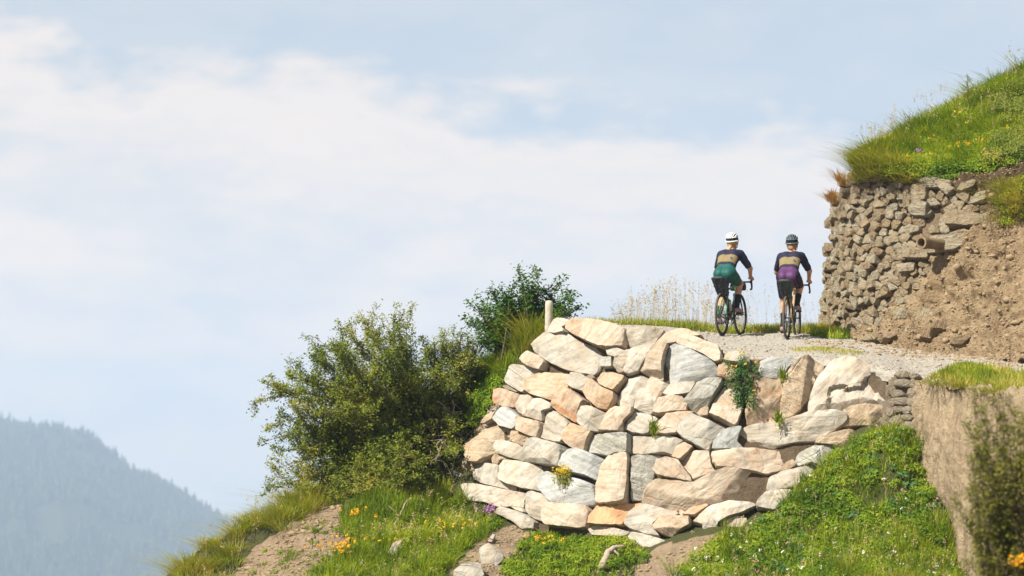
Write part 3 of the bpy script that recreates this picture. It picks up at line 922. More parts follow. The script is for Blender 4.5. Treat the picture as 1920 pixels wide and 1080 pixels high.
 ('B','t',[(440,342),(500,242),(580,202),(560,292),(480,342)],[]),
 ('A','d',[(1070,690),(1160,680),(1190,720),(1130,740)],[]),
 ('A','d',[(150,810),(220,800),(330,860),(300,875),(190,835)],[]),
]
bw = empty('boulder_wall', at(1250, 1020, 34.0), 'retaining wall of big pale stacked boulders holding up the gravel road', 'stone wall')
for i, (c, m, pts, fac) in enumerate(STONES):
    poly = cv(c, pts)
    fc = [(cv(c, [a])[0], cv(c, [b])[0], s) for (a, b, s) in fac if s]
    P = np.array(poly)
    area = 0.5 * abs(np.dot(P[:, 0], np.roll(P[:, 1], -1)) - np.dot(P[:, 1], np.roll(P[:, 0], -1)))
    big = area > 1500
    led = None
    if c == 'G' and m == 'w':
        led = [(cv('G', [(930, 570), (990, 525), (1100, 505), (1110, 545), (1300, 520), (1345, 390), (1460, 320)]), 0.075)]
    make_stone('stone', poly, y_wall, M[m], bw, T=0.12 if big else 0.09, back=0.55, facets=fc,
               N=72 if big else 40, rings=14 if big else 8, nfac=3 if big else 2, seed=i + 3, grow=1.012,
               push=RNG.uniform(-0.05, 0.08), ledge=led)


def sheet(name, poly, yf, off, step, mat, parent, rough=0.05, seed=0):
    P = np.array(poly, float)
    x0, y0 = P.min(0); x1, y1 = P.max(0)
    xs = np.arange(x0, x1 + step, step); ys = np.arange(y0, y1 + step, step)
    X, Y = np.meshgrid(xs, ys)
    G = at(X, Y, yf(X, Y) + off)
    G[..., 1] += rough * fbm(G, 3.0, 4, seed)
    F = grid_faces(len(ys), len(xs))
    cen = np.stack([X, Y], -1).reshape(-1, 2)[F].mean(1)
    F = F[inpoly(cen, poly)]
    used, inv = np.unique(F, return_inverse=True)
    return link(name, mesh_np(name, G.reshape(-1, 3)[used], [inv.reshape(-1, 4)], mat, True), parent)


WALL_OUT = [(1045, 608), (1130, 612), (1250, 626), (1340, 655), (1400, 672), (1520, 685), (1660, 700), (1675, 760), (1655, 820), (1600, 860), (1560, 920), (1470, 980), (1380, 1060), (1250, 1060),
            (1100, 1030), (980, 985), (870, 935), (858, 900), (885, 860), (905, 810), (945, 745), (965, 705), (1000, 690), (1030, 640)]
sheet('earth_core', WALL_OUT, y_wall, 0.06, 6, M['core'], bw, 0.05, 4)

# mortared rubble between the boulders and the concrete wall
rw = empty('rubble_wall', at(1690, 825, 33.6), 'narrow strip of small rounded rubble stones between boulders and concrete wall', 'stone wall')
RUB = [(1770, 480, 105, 55), (1700, 600, 95, 55), (1870, 590, 62, 60), (1740, 680, 95, 60), (1870, 690, 62, 55), (1720, 775, 75, 42), (1830, 785, 75, 50), (1630, 810, 60, 55),
       (1690, 900, 80, 72), (1815, 865, 80, 42), (1598, 905, 40, 60), (1835, 965, 85, 60), (1690, 1010, 100, 46), (1560, 1025, 60, 45), (1885, 490, 50, 55), (1770, 385, 95, 45), (1640, 590, 45, 45), (1890, 400, 50, 40),
       (1600, 960, 60, 30), (1780, 1050, 90, 35), (1640, 1075, 80, 30), (1660, 700, 40, 50)]
for i, (x, y, a, b) in enumerate(RUB):
    rg = np.random.default_rng(50 + i)
    th = np.sort(rg.uniform(0, 2 * PI, 9)) if False else np.arange(9) * 2 * PI / 9 + rg.uniform(-0.25, 0.25, 9)
    a *= 1.12; b *= 1.12
    pts = [(x + a * math.cos(t) * rg.uniform(0.82, 1.08), y + b * math.sin(t) * rg.uniform(0.82, 1.08)) for t in th]
    make_stone('stone', cv('G', pts), y_rub, M['rub'], rw, T=0.07, back=0.15, N=28, rings=8, bev=0.2, nfac=1, seed=200 + i, lump=0.12, amp=2.2)
sheet('mortar', [(1664, 716), (1680, 702), (1716, 706), (1716, 850), (1640, 850)], y_rub, 0.05, 5, M['rubcore'], rw, 0.04, 8)

# ------------------------------------------------------------------ dry stone wall beside the road
def clip_poly(poly, a, nrm):
    out = []
    n = len(poly)
    for i in range(n):
        p, q_ = poly[i], poly[(i + 1) % n]
        dp = (p[0] - a[0]) * nrm[0] + (p[1] - a[1]) * nrm[1]
        dq = (q_[0] - a[0]) * nrm[0] + (q_[1] - a[1]) * nrm[1]
        if dp <= 0: out.append(p)
        if (dp < 0 < dq) or (dq < 0 < dp):
            t = dp / (dp - dq)
            out.append((p[0] + t * (q_[0] - p[0]), p[1] + t * (q_[1] - p[1])))
    return out


DRY_OUT = [(1604, 322), (1585, 345), (1567, 378), (1562, 430), (1559, 500), (1553, 570), (1545, 622), (1560, 632), (1640, 648), (1690, 640), (1740, 560), (1780, 500), (1850, 470), (1856, 400), (1800, 362), (1760, 330), (1700, 322), (1640, 318)]
dw = empty('dry_stone_wall', at(1640, 640, 39.2), 'rough brown dry stone wall curving beside the riders under the grassy slope', 'stone wall')
# arc length along the wall
pxs = np.linspace(1528, 1870, 300)
pc = at(pxs, np.full(300, 480.0), y_dry(pxs, 480.0))
arc = np.concatenate([[0], np.cumsum(np.linalg.norm(np.diff(pc[:, :2], axis=0), axis=1))])
rg = np.random.default_rng(5)
sites = []
z = 310.0
row = 0
while z < 660:
    hrow = rg.uniform(9, 17)
    s = rg.uniform(0, 0.1)
    while s < arc[-1]:
        wst = rg.choice([rg.uniform(0.08, 0.17), rg.uniform(0.17, 0.36)])
        sites.append((s + wst / 2, (z + hrow / 2 + rg.uniform(-6, 6)) / 113.0))
        s += wst
    z += hrow
sites = np.array(sites)
ANI = 1.25
S2 = sites * np.array([1, ANI])
ndry = 0
for i in range(len(S2)):
    c = S2[i]
    dist = np.linalg.norm(S2 - c, axis=1)
    nb = np.argsort(dist)[1:16]
    poly = [(c[0] - 0.5, c[1] - 0.5), (c[0] + 0.5, c[1] - 0.5), (c[0] + 0.5, c[1] + 0.5), (c[0] - 0.5, c[1] + 0.5)]
    for j in nb:
        m_ = (S2[j] + c) / 2
        nn = S2[j] - c
        poly = clip_poly(poly, m_, nn)
        if len(poly) < 3: break
    if len(poly) < 3: continue
    P = np.array(poly) / np.array([1, ANI])
    cc = P.mean(0)
    P = cc + (P - cc) * rg.uniform(0.90, 1.02)
    th = rg.normal(-0.2, 0.22)
    R2 = np.array([[math.cos(th), -math.sin(th)], [math.sin(th), math.cos(th)]])
    P = cc + (P - cc) @ R2.T
    ppx = np.interp(P[:, 0], arc, pxs)
    ppy = P[:, 1] * 113.0
    cpx, cpy = ppx.mean(), ppy.mean()
    if not inpoly(np.array([[cpx, cpy]]), DRY_OUT)[0]: continue
    if cpx > 1716 and cpy > 330 and cpy < 500 and (cpx - 1716) / 2 + 340 < cpy and rg.random() < 0.35: continue
    mt = M[['dry1', 'dry2', 'dry3'][int(rg.choice(3, p=[0.45, 0.3, 0.25]))]]
    make_stone('stone', list(zip(ppx, ppy)), y_dry, mt, dw, T=0.08, back=0.16, N=24, rings=8, nfac=4, bev=0.05, rnd=0.04, seed=400 + i, push=rg.uniform(-0.04, 0.09), amp=3.2)
    ndry += 1
SLABS = [[(1776, 412), (1800, 402), (1850, 408), (1854, 425), (1826, 434), (1784, 430)], [(1746, 468), (1770, 452), (1832, 446), (1836, 464), (1800, 480), (1752, 486)], [(1701, 474), (1728, 470), (1760, 478), (1756, 492), (1704, 490)],
         [(1711, 396), (1728, 380), (1752, 386), (1744, 410), (1716, 408)], [(1711, 376), (1722, 351), (1746, 350), (1744, 378), (1718, 386)], [(1725, 342), (1750, 334), (1780, 340), (1776, 354), (1742, 356)],
         [(1786, 448), (1820, 440), (1848, 446), (1840, 468), (1800, 470)], [(1760, 350), (1782, 345), (1800, 362), (1784, 372)], [(1700, 366), (1712, 360), (1716, 392), (1702, 396)], [(1690, 500), (1724, 496), (1722, 512), (1694, 516)]]
for i, pl in enumerate(SLABS):
    make_stone('stone', pl, y_dry, M['dry2' if i % 2 else 'dry1'], dw, T=0.10, back=0.4, N=32, rings=8, nfac=3, seed=900 + i, push=[0.22, 0.24, 0.16, 0.12, 0.08, 0.02, 0.2, 0.1, 0.06, 0.08][i], amp=2.2)
sheet('earth_core', [(1606, 328), (1572, 380), (1564, 480), (1558, 575), (1552, 625), (1640, 650), (1700, 640), (1860, 560), (1860, 330), (1700, 326)], y_dry, 0.01, 5, M['drycore'], dw, 0.05, 12)

# rocks bedded in the earth bank
def y_bank(px, py):
    px = np.atleast_1d(np.asarray(px, float)); py = np.atleast_1d(np.asarray(py, float))
    out = np.array([_bY[np.argmin((_bq[:, 0] - a_) ** 2 + (_bq[:, 1] - b_) ** 2)] for a_, b_ in zip(px.ravel(), py.ravel())])
    return out.reshape(px.shape) if px.size > 1 else float(out[0])


_bq = proj(BG[::2, ::2].reshape(-1, 3)); _bY = BG[::2, ::2].reshape(-1, 3)[:, 1]
rg = np.random.default_rng(77)
ebank = bpy.data.objects['earth_bank']
BR = [(1650, 602, 17, 9), (1672, 630, 20, 8), (1690, 590, 22, 12), (1742, 590, 30, 14), (1765, 612, 24, 10), (1712, 618, 20, 9), (1630, 636, 16, 7), (1800, 640, 22, 8), (1840, 370, 26, 10), (1812, 350, 22, 9), (1742, 632, 18, 7)]
for i, (x, y, a_, b_) in enumerate(BR):
    Yc_ = y_bank(x, y)
    t_ = np.arange(8) * PI / 4 + rg.uniform(-0.3, 0.3, 8)
    th = rg.uniform(-0.5, 0.2)
    ux = a_ * np.cos(t_) * rg.uniform(0.75, 1.1, 8); uy = b_ * np.sin(t_) * rg.uniform(0.75, 1.1, 8)
    pl = [(x + u_ * math.cos(th) - v_ * math.sin(th), y + u_ * math.sin(th) + v_ * math.cos(th)) for u_, v_ in zip(ux, uy)]
    make_stone('stone', pl, (lambda Y0, y0: (lambda px, py: np.asarray(px) * 0 + Y0 - (np.asarray(py) - y0) * 0.006))(Yc_, y), M[['dry1', 'dry3', 'dry2'][i % 3]], ebank, T=0.07, back=0.2, N=26, rings=8, nfac=4, seed=950 + i, push=-0.005, amp=3.0)

# clay pipes poking out of the wall
def pipe(a, b, r, label):
    a = np.array(a); b = np.array(b)
    mb = MB()
    t = np.linspace(0, 1, 6)[:, None]
    rr = np.array([1.12, 1.12, 1.0, 1.0, 1.0, 1.0]) * r
    ts = np.array([0, 0.12, 0.14, 0.4, 0.7, 1.0])[:, None]
    mb.tube(a + (b - a) * ts, rr, 24, cap=False)
    mb.tube(a + (b - a) * np.array([0, 0.4, 0.8])[:, None], np.array([0.80, 0.8, 0.8]) * r, 24, cap=False)
    V = np.concatenate(mb.v)
    n1 = 6 * 24
    q = np.arange(24); q2 = (q + 1) % 24
    mb.add(np.zeros((1, 3)) + b)
    mb.f4.append(np.stack([q, q2, n1 + q2, n1 + q], 1))
    mb.f4[-1] = np.stack([q, n1 + q, n1 + q2, q2], 1)
    o = mb.build('drain_pipe', M['clay'], loc=a, sharp=40)
    return tag(o, label, 'pipe')


M['clay'] = stone_mat('clay', (0.36, 0.26, 0.16), (0.30, 0.21, 0.12), (0.20, 0.13, 0.07), 0.5, bump=0.3, sc=2)
pipe(at(1727, 455, 38.25), at(1790, 460, 38.85), 0.090, 'brown clay drain pipe sticking out of the dry stone wall above the bank')

# ------------------------------------------------------------------ concrete wall on the right
m, N = new_mat('old_concrete')
tcn = N.n('ShaderNodeTexCoord'); p = tcn.outputs['Object']
n1 = N.noise(p, 1.2, 5, 0.6)
n2 = N.noise(N.vec('MULTIPLY', p, (6, 6, 0.8)), 2.2, 5, 0.65)
n3 = N.noise(p, 30, 5, 0.7)
base = N.mix(n1, (0.34, 0.255, 0.16), (0.40, 0.31, 0.20))
base = N.mix(N.ramp(n2, [(0.50, 0), (0.68, 0.8)]), base, (0.15, 0.11, 0.07))
base = N.mix(N.ramp(n3, [(0.52, 0), (0.75, 0.6)]), base, (0.24, 0.18, 0.12))
base = N.mix(N.ramp(n3, [(0.25, 0.5), (0.42, 0)]), base, (0.68, 0.60, 0.47))
n4 = N.noise(N.vec('MULTIPLY', p, (1, 1, 0.7)), 3.2, 6, 0.68)
base = N.mix(N.ramp(n4, [(0.52, 0), (0.72, 0.42)]), base, (0.20, 0.15, 0.10))
base = N.mix(N.ramp(n4, [(0.28, 0.6), (0.42, 0)]), base, (0.50, 0.41, 0.28))
finish(N, base, 0.92, N.math('ADD', N.math('MULTIPLY', n2, 0.5), N.math('ADD', n3, N.math('MULTIPLY', n4, 1.2))), 0.9, 0.06, 0.15)
M['conc'] = m
CW = [
    [(1716, 712, 33.95), (1745, 712, 33.6), (1800, 719, 32.55), (1860, 726, 31.5), (1925, 738, 30.35), (2080, 760, 28.0)],
    [(1715, 716, 33.55), (1745, 717, 33.15), (1800, 724, 32.1), (1860, 733, 31.05), (1925, 746, 29.9), (2080, 770, 27.55)],
    [(1713, 760, 33.50), (1745, 765, 33.10), (1800, 775, 32.05), (1860, 790, 31.0), (1925, 805, 29.85), (2080, 840, 27.5)],
    [(1710, 860, 33.42), (1745, 870, 33.02), (1800, 890, 31.97), (1860, 915, 30.9), (1925, 940, 29.75), (2080, 1000, 27.4)],
    [(1708, 980, 33.32), (1745, 1000, 32.9), (1800, 1030, 31.85), (1860, 1060, 30.8), (1925, 1100, 29.65), (2080, 1180, 27.3)],
    [(1706, 1120, 33.22), (1745, 1150, 32.8), (1800, 1190, 31.75), (1860, 1240, 30.7), (1925, 1290, 29.55), (2080, 1400, 27.2)],
]
C0 = np.stack([at(*np.array(r, float).T) for r in CW])
# linear rows so that the arris stays crisp
nu, seg = 150, [6, 14, 40, 40, 40]
rows = []
for i, sgm in enumerate(seg):
    for t in np.linspace(0, 1, sgm, endpoint=False):
        rows.append(C0[i] * (1 - t) + C0[i + 1] * t)
rows.append(C0[-1])
CG = catmull(np.stack(rows).transpose(1, 0, 2), nu).transpose(1, 0, 2)
CN = grid_normals(CG)
if CN[..., 1].mean() > 0: CN = -CN
st = fbm(CG * np.array([1, 1, 0.12]), 7.0, 4, 61)
right = np.linspace(0, 1, nu)[None, :]
CG = CG + CN * (0.045 * st * (0.3 + 1.3 * right) + 0.08 * fbm(CG, 1.7, 4, 63) + 0.012 * fbm(CG, 14, 2, 65))[..., None]
nvc = len(rows)
CG = extend(CG, rough=0.03)
nu = CG.shape[1]
Vc = CG.reshape(-1, 3)
Fc = grid_faces(nvc, nu)
# left end cap and hidden back
back = np.stack([CG[:, 0] + np.array([0.25, 0.55, 0.0])], 1).reshape(-1, 3)
nb0 = len(Vc)
Vc = np.concatenate([Vc, back])
i = np.arange(nvc - 1)
Fl = np.stack([i * nu, (i + 1) * nu, nb0 + i + 1, nb0 + i], 1)
loc = at(1800, 1060, 31.8)
o = link('concrete_wall', mesh_np('concrete_wall', Vc - loc, [Fc, Fl], M['conc'], True), loc=loc)
o.data.set_sharp_from_angle(angle=math.radians(50))
tag(o, 'weathered tan concrete retaining wall at the right edge below the road', 'wall')

# ------------------------------------------------------------------ signed-distance modelling for riders and soft goods
def sd_cap(P, a, b, ra, rb):
    a = np.array(a, float); b = np.array(b, float)
    ab = b - a
    t = np.clip(((P - a) @ ab) / (ab @ ab + 1e-12), 0, 1)
    return np.linalg.norm(P - a - t[..., None] * ab, axis=-1) - (ra + (rb - ra) * t)


def sd_ell(P, c, r):
    q = (P - np.array(c)) / np.array(r)
    k0 = np.linalg.norm(q, axis=-1)
    return (k0 - 1) * min(r)


def smin(a, b, k=0.03):
    h = np.clip(0.5 + 0.5 * (b - a) / k, 0, 1)
    return b * (1 - h) + a * h - k * h * (1 - h)


def plane(P, p, n):
    n = np.array(n, float); n /= np.linalg.norm(n)
    return (P - np.array(p)) @ n


def nets(fn, lo, hi, h):
    lo = np.array(lo, float); hi = np.array(hi, float)
    n = np.ceil((hi - lo) / h).astype(int) + 1
    ax = [lo[i] + h * np.arange(n[i]) for i in range(3)]
    # coarse pass first, then only the points near the surface
    P = np.stack(np.meshgrid(*ax, indexing='ij'), -1)
    C = fn(P[1::4, 1::4, 1::4]) if min(n) > 8 else None
    if C is None:
        F = fn(P)
    else:
        F = np.repeat(np.repeat(np.repeat(C, 4, 0), 4, 1), 4, 2)
        pad = [(0, max(0, n[i] - F.shape[i])) for i in range(3)]
        F = np.pad(F, pad, mode='edge')[:n[0], :n[1], :n[2]].copy()
        near = np.abs(F) < 7.0 * h
        F[near] = fn(P[near])
    s = F < 0
    nx, ny, nz = F.shape
    acc = np.zeros((nx - 1, ny - 1, nz - 1, 3)); cnt = np.zeros((nx - 1, ny - 1, nz - 1))
    def sub(A, o): return A[o[0]:nx - 1 + o[0], o[1]:ny - 1 + o[1], o[2]:nz - 1 + o[2]]
    cs = [(0,0,0),(1,0,0),(0,1,0),(1,1,0),(0,0,1),(1,0,1),(0,1,1),(1,1,1)]
    for i in range(8):
        for j in range(i + 1, 8):
            dd = np.array(cs[j]) - np.array(cs[i])
            if np.abs(dd).sum() != 1: continue
            fa, fb = sub(F, cs[i]), sub(F, cs[j])
            m = (fa < 0) != (fb < 0)
            t = np.where(m, fa / np.where(m, fa - fb, 1), 0)
            acc += np.where(m[..., None], np.array(cs[i]) + t[..., None] * dd, 0)
            cnt += m
    act = cnt > 0
    idx = -np.ones(act.shape, int)
    idx[act] = np.arange(act.sum())
    ijk = np.argwhere(act)
    V = lo + h * (ijk + acc[act] / cnt[act][:, None])
    Q = []
    for a in range(3):
        b, c = (a + 1) % 3, (a + 2) % 3
        s0 = np.take(s, range(s.shape[a] - 1), a); s1 = np.take(s, range(1, s.shape[a]), a)
        ch = np.argwhere(s0 != s1)
        ok = (ch[:, b] > 0) & (ch[:, c] > 0) & (ch[:, b] < idx.shape[b]) & (ch[:, c] < idx.shape[c])
        ch = ch[ok]
        inside = s0[tuple(ch.T)]
        def g(db, dc):
            q = ch.copy(); q[:, b] += db; q[:, c] += dc
            return idx[tuple(q.T)]
        q4 = np.stack([g(-1, -1), g(0, -1), g(0, 0), g(-1, 0)], 1)
        q4[~inside] = q4[~inside][:, ::-1]
        Q.append(q4)
    return V, np.concatenate(Q)


def sd_obj(name, fn, lo, hi, h, mat, parent):
    V, Q = nets(fn, lo, hi, h)
    return link(name, mesh_np(name, V, [Q], mat, True), parent)


# ------------------------------------------------------------------ bicycles and riders (own space: x forward, y left, z up, origin under rear axle)
M['rubber'] = plain('tyre_rubber', (0.030, 0.030, 0.028), 0.85, 0.2)
M['dusty'] = plain('dusty_tyre_tread', (0.10, 0.095, 0.075), 0.95, 0.1)
M['black'] = plain('black_metal', (0.018, 0.018, 0.020), 0.45, 0.4)
M['steel'] = plain('worn_steel', (0.32, 0.32, 0.33), 0.4, 0.5, 0.8)
M['green_paint'] = plain('green_paint', (0.03, 0.30, 0.06), 0.3, 0.5, coat=0.5)
M['dark_paint'] = plain('dark_green_paint', (0.012, 0.03, 0.022), 0.3, 0.5, coat=0.5)
M['tan_paint'] = plain('sand_paint', (0.42, 0.29, 0.15), 0.35, 0.5, coat=0.5)
M['bag'] = plain('bag_nylon', (0.016, 0.020, 0.028), 0.6, 0.4, bump=0.4, scale=18)
M['bag2'] = plain('bag_nylon_green', (0.022, 0.030, 0.024), 0.6, 0.4, bump=0.4, scale=18)
M['skin'] = plain('skin', (0.46, 0.24, 0.15), 0.55, 0.35, var=0.08, scale=9)
M['navy'] = plain('navy_jersey', (0.017, 0.015, 0.038), 0.75, 0.2, bump=0.3, scale=14)
M['khaki'] = plain('khaki_panel', (0.19, 0.15, 0.07), 0.8, 0.2, bump=0.5, scale=12)
M['teal'] = plain('teal_shorts', (0.004, 0.070, 0.056), 0.6, 0.3, bump=0.3, scale=12)
M['purple'] = plain('purple_shorts', (0.070, 0.020, 0.080), 0.6, 0.3, bump=0.3, scale=12)
M['navy_short'] = plain('navy_short_side', (0.016, 0.013, 0.030), 0.7, 0.2)
M['sock'] = plain('dark_sock', (0.020, 0.026, 0.022), 0.9, 0.1)
M['shoe'] = plain('mauve_shoe', (0.28, 0.16, 0.16), 0.6, 0.3)
M['sole'] = plain('shoe_sole', (0.03, 0.028, 0.03), 0.8, 0.2)
M['hair'] = plain('blonde_hair', (0.40, 0.25, 0.11), 0.55, 0.4, var=0.4, scale=60, bump=0.5)
M['hair2'] = plain('brown_hair', (0.24, 0.13, 0.06), 0.55, 0.4, var=0.4, scale=60, bump=0.5)
M['helmet_white'] = plain('white_helmet_shell', (0.72, 0.72, 0.70), 0.35, 0.5)
M['helmet_dark'] = plain('grey_helmet_shell', (0.085, 0.115, 0.13), 0.35, 0.5)
M['foam'] = plain('helmet_foam', (0.012, 0.012, 0.014), 0.9, 0.1)
M['logo'] = plain('purple_logo', (0.07, 0.05, 0.26), 0.7, 0.2)
M['bottle'] = plain('bottle_plastic', (0.50, 0.38, 0.40), 0.45, 0.4)
M['bottle2'] = plain('dark_bottle_plastic', (0.05, 0.06, 0.075), 0.45, 0.4)

WR = 0.345


def bike(name, loc, rz, pitch, label, paint, paint2, crank):
    B = empty(name, loc, label, 'bicycle', 'gravel bikes ridden up the road')
    B['local'] = 1
    B.rotation_euler = (0, -pitch, rz)
    rear = np.array([0, 0, WR]); front = np.array([1.0, 0, WR]); bb = np.array([0.425, 0, 0.275])
    for (h, steer) in ((rear, 0), (front, 0)):
        w = empty('wheel', h); w.parent = B; w['local'] = 1
        mb = MB(); mb.ring((0, 0, 0), (0, 1, 0), WR - 0.020, 0.020, 64, 10); ty = mb.build('tyre', M['rubber'], w)
        mb = MB(); mb.ring((0, 0, 0), (0, 1, 0), WR - 0.0085, 0.0098, 64, 8, 1.6); mb.build('tread', M['dusty'], ty)
        mb = MB(); mb.ring((0, 0, 0), (0, 1, 0), WR - 0.048, 0.013, 64, 8, 0.8); mb.build('rim', M['black'], w)
        mb = MB(); mb.tube([(0, -0.05, 0), (0, -0.035, 0), (0, -0.03, 0), (0, 0.03, 0), (0, 0.035, 0), (0, 0.05, 0)], [0.010, 0.022, 0.014, 0.014, 0.022, 0.010], 12); mb.build('hub', M['black'], w)
        mb = MB()
        for k in range(28):
            a = k * 2 * PI / 28
            s_ = 1 if k % 2 else -1
            a2 = a + 0.5 * (1 if (k // 2) % 2 else -1)
            mb.tube([(0.02 * math.cos(a2), s_ * 0.03, 0.02 * math.sin(a2)), ((WR - 0.05) * math.cos(a), 0, (WR - 0.05) * math.sin(a))], 0.0013, 4, cap=False)
        tag(mb.build('spokes', M['steel'], w), kind='stuff')
        mb = MB()
        mb.ring((0, 0.052, 0), (0, 1, 0), 0.066, 0.012, 32, 6, 0.12)
        mb.build('brake_disc', M['steel'], w)
    crown = np.array([0.829, 0, 0.70]); htop = np.array([0.785, 0, 0.835]); hbot = np.array([0.823, 0, 0.72])
    sc = np.array([0.290, 0, 0.74])
    def P(name, lst, mat, par=B):
        mb = MB()
        for (pts, r) in lst: mb.tube(pts, r, 10)
        return mb.build(name, mat, par)
    P('down_tube', [([hbot, bb], [0.024, 0.024])], paint)
    P('top_tube', [([htop - [0, 0, 0.02], sc], [0.019, 0.016])], paint2)
    P('seat_tube', [([bb, sc + np.array([-0.012, 0, 0.04])], [0.018, 0.017])], paint)
    P('head_tube', [([hbot, htop], [0.025, 0.023])], paint2)
    for s_ in (1, -1):
        P('chain_stay', [([bb + [0, s_ * 0.03, 0], bb + [-0.12, s_ * 0.045, 0.01], rear + [0, s_ * 0.068, 0]], [0.013, 0.012, 0.009])], paint)
        P('seat_stay', [([sc + [-0.01, s_ * 0.02, -0.05], (sc + rear) / 2 + [0, s_ * 0.05, 0], rear + [0, s_ * 0.068, 0]], [0.010, 0.009, 0.008])], paint2)
    fk = MB()
    fk.tube([crown + [0.004, 0, 0.02], crown], [0.022, 0.024], 10)
    for s_ in (1, -1):
        fk.tube([crown, crown + [0.006, s_ * 0.045, -0.02], crown + [0.05, s_ * 0.055, -0.14], front + [0, s_ * 0.055, 0]], [0.02, 0.017, 0.014, 0.010], 10)
    fk.build('fork', M['black'], B)
    sp = np.array([0.226, 0, 0.945])
    P('seatpost', [([sc, sp - [0, 0, 0.03]], 0.0136)], M['black'])
    def saddle(Pp):
        q = Pp - np.array([0.24, 0, 0.945])
        x = q[..., 0]
        w = np.interp(x, [-0.14, -0.09, 0.0, 0.14], [0.07, 0.072, 0.035, 0.018])
        return np.maximum(np.sqrt((q[..., 1] / w) ** 2 + (q[..., 2] / 0.028) ** 2) - 1, (np.abs(x) - 0.14) * 20) * 0.02
    sd_obj('saddle', saddle, (0.07, -0.1, 0.89), (0.41, 0.1, 1.0), 0.009, M['black'], B)
    bar = np.array([0.865, 0, 0.875])
    P('stem', [([htop, htop + [-0.006, 0, 0.025]], 0.018), ([htop + [-0.006, 0, 0.02], bar], 0.015)], M['black'])
    hb = MB()
    hb.tube([bar + [0, y, 0] for y in np.linspace(-0.2, 0.2, 7)], 0.0145, 10)
    for s_ in (1, -1):
        b = bar + [0, s_ * 0.2, 0]
        hb.tube([b, b + [0.02, s_ * 0.012, 0], b + [0.06, s_ * 0.018, -0.002], b + [0.085, s_ * 0.022, -0.03], b + [0.082, s_ * 0.028, -0.075], b + [0.05, s_ * 0.034, -0.115], b + [-0.03, s_ * 0.04, -0.125]], 0.0155, 10)
    hb.build('handlebar', M['black'], B)
    for s_ in (1, -1):
        b = bar + [0.07, s_ * 0.218, 0.005]
        lv = MB()
        lv.tube([b - [0.02, 0, 0], b + [0.03, 0, 0.02], b + [0.05, 0, 0.05]], [0.017, 0.017, 0.012], 10)
        lv.tube([b + [0.045, 0, 0.03], b + [0.065, 0, -0.02], b + [0.05, s_ * 0.01, -0.09]], [0.008, 0.008, 0.005], 8)
        lv.build('brake_lever', M['black'], B)
    # drivetrain
    cr = MB()
    for R_ in (0.085, 0.078):
        cr.ring(bb + [0, -0.048, 0], (0, 1, 0), R_, 0.006, 36, 6, 0.4)
    for k in range(5):
        a = k * 2 * PI / 5
        cr.tube([bb + [0, -0.048, 0], bb + [0.08 * math.cos(a), -0.048, 0.08 * math.sin(a)]], 0.006, 6)
    cr.tube([bb + [0, -0.07, 0], bb + [0, 0.07, 0]], 0.015, 10)
    C = cr.build('chainring', M['black'], B)
    ped = {}
    for s_, a in ((-1, crank), (1, crank + PI)):
        e = bb + [0.17 * math.cos(a), s_ * 0.072, 0.17 * math.sin(a)]
        P('crank_arm', [([bb + [0, s_ * 0.066, 0], e], [0.014, 0.010])], M['black'])
        pb = MB(); pb.box(e + [0, s_ * 0.055, 0], (0.08, 0.07, 0.018)); pb.tube([e, e + [0, s_ * 0.06, 0]], 0.007, 8)
        pb.build('pedal', M['black'], B, smooth=False)
        ped[s_] = e + [0, s_ * 0.05, 0]
    cas = MB()
    for k in range(7): cas.ring(rear + [0, -0.028 - 0.004 * k, 0], (0, 1, 0), 0.062 - 0.006 * k, 0.003, 28, 6, 0.5)
    cas.build('cassette', M['steel'], B)
    ch = MB()
    c0 = bb + [0, -0.048, 0]; c1 = rear + [0, -0.040, 0]; dr = rear + [0.03, -0.045, -0.14]; dr2 = rear + [0.055, -0.045, -0.075]
    ch.tube([c0 + [0, 0, 0.085], c1 + [0, 0, 0.05]], 0.004, 6); ch.tube([c0 - [0, 0, 0.085], dr], 0.004, 6); ch.tube([dr, dr2], 0.004, 6); ch.tube([dr2, c1 + [0.04, 0, 0]], 0.004, 6)
    ch.build('chain', M['steel'], B)
    de = MB(); de.tube([rear + [0, -0.05, -0.01], rear + [0.02, -0.07, -0.06], dr2 + [0, -0.015, 0]], 0.012, 8); de.tube([dr2 + [0, -0.008, 0], dr + [0, -0.008, 0]], 0.010, 8)
    de.ring(dr, (0, 1, 0), 0.018, 0.005, 16, 6); de.build('derailleur', M['black'], B)
    return B, ped


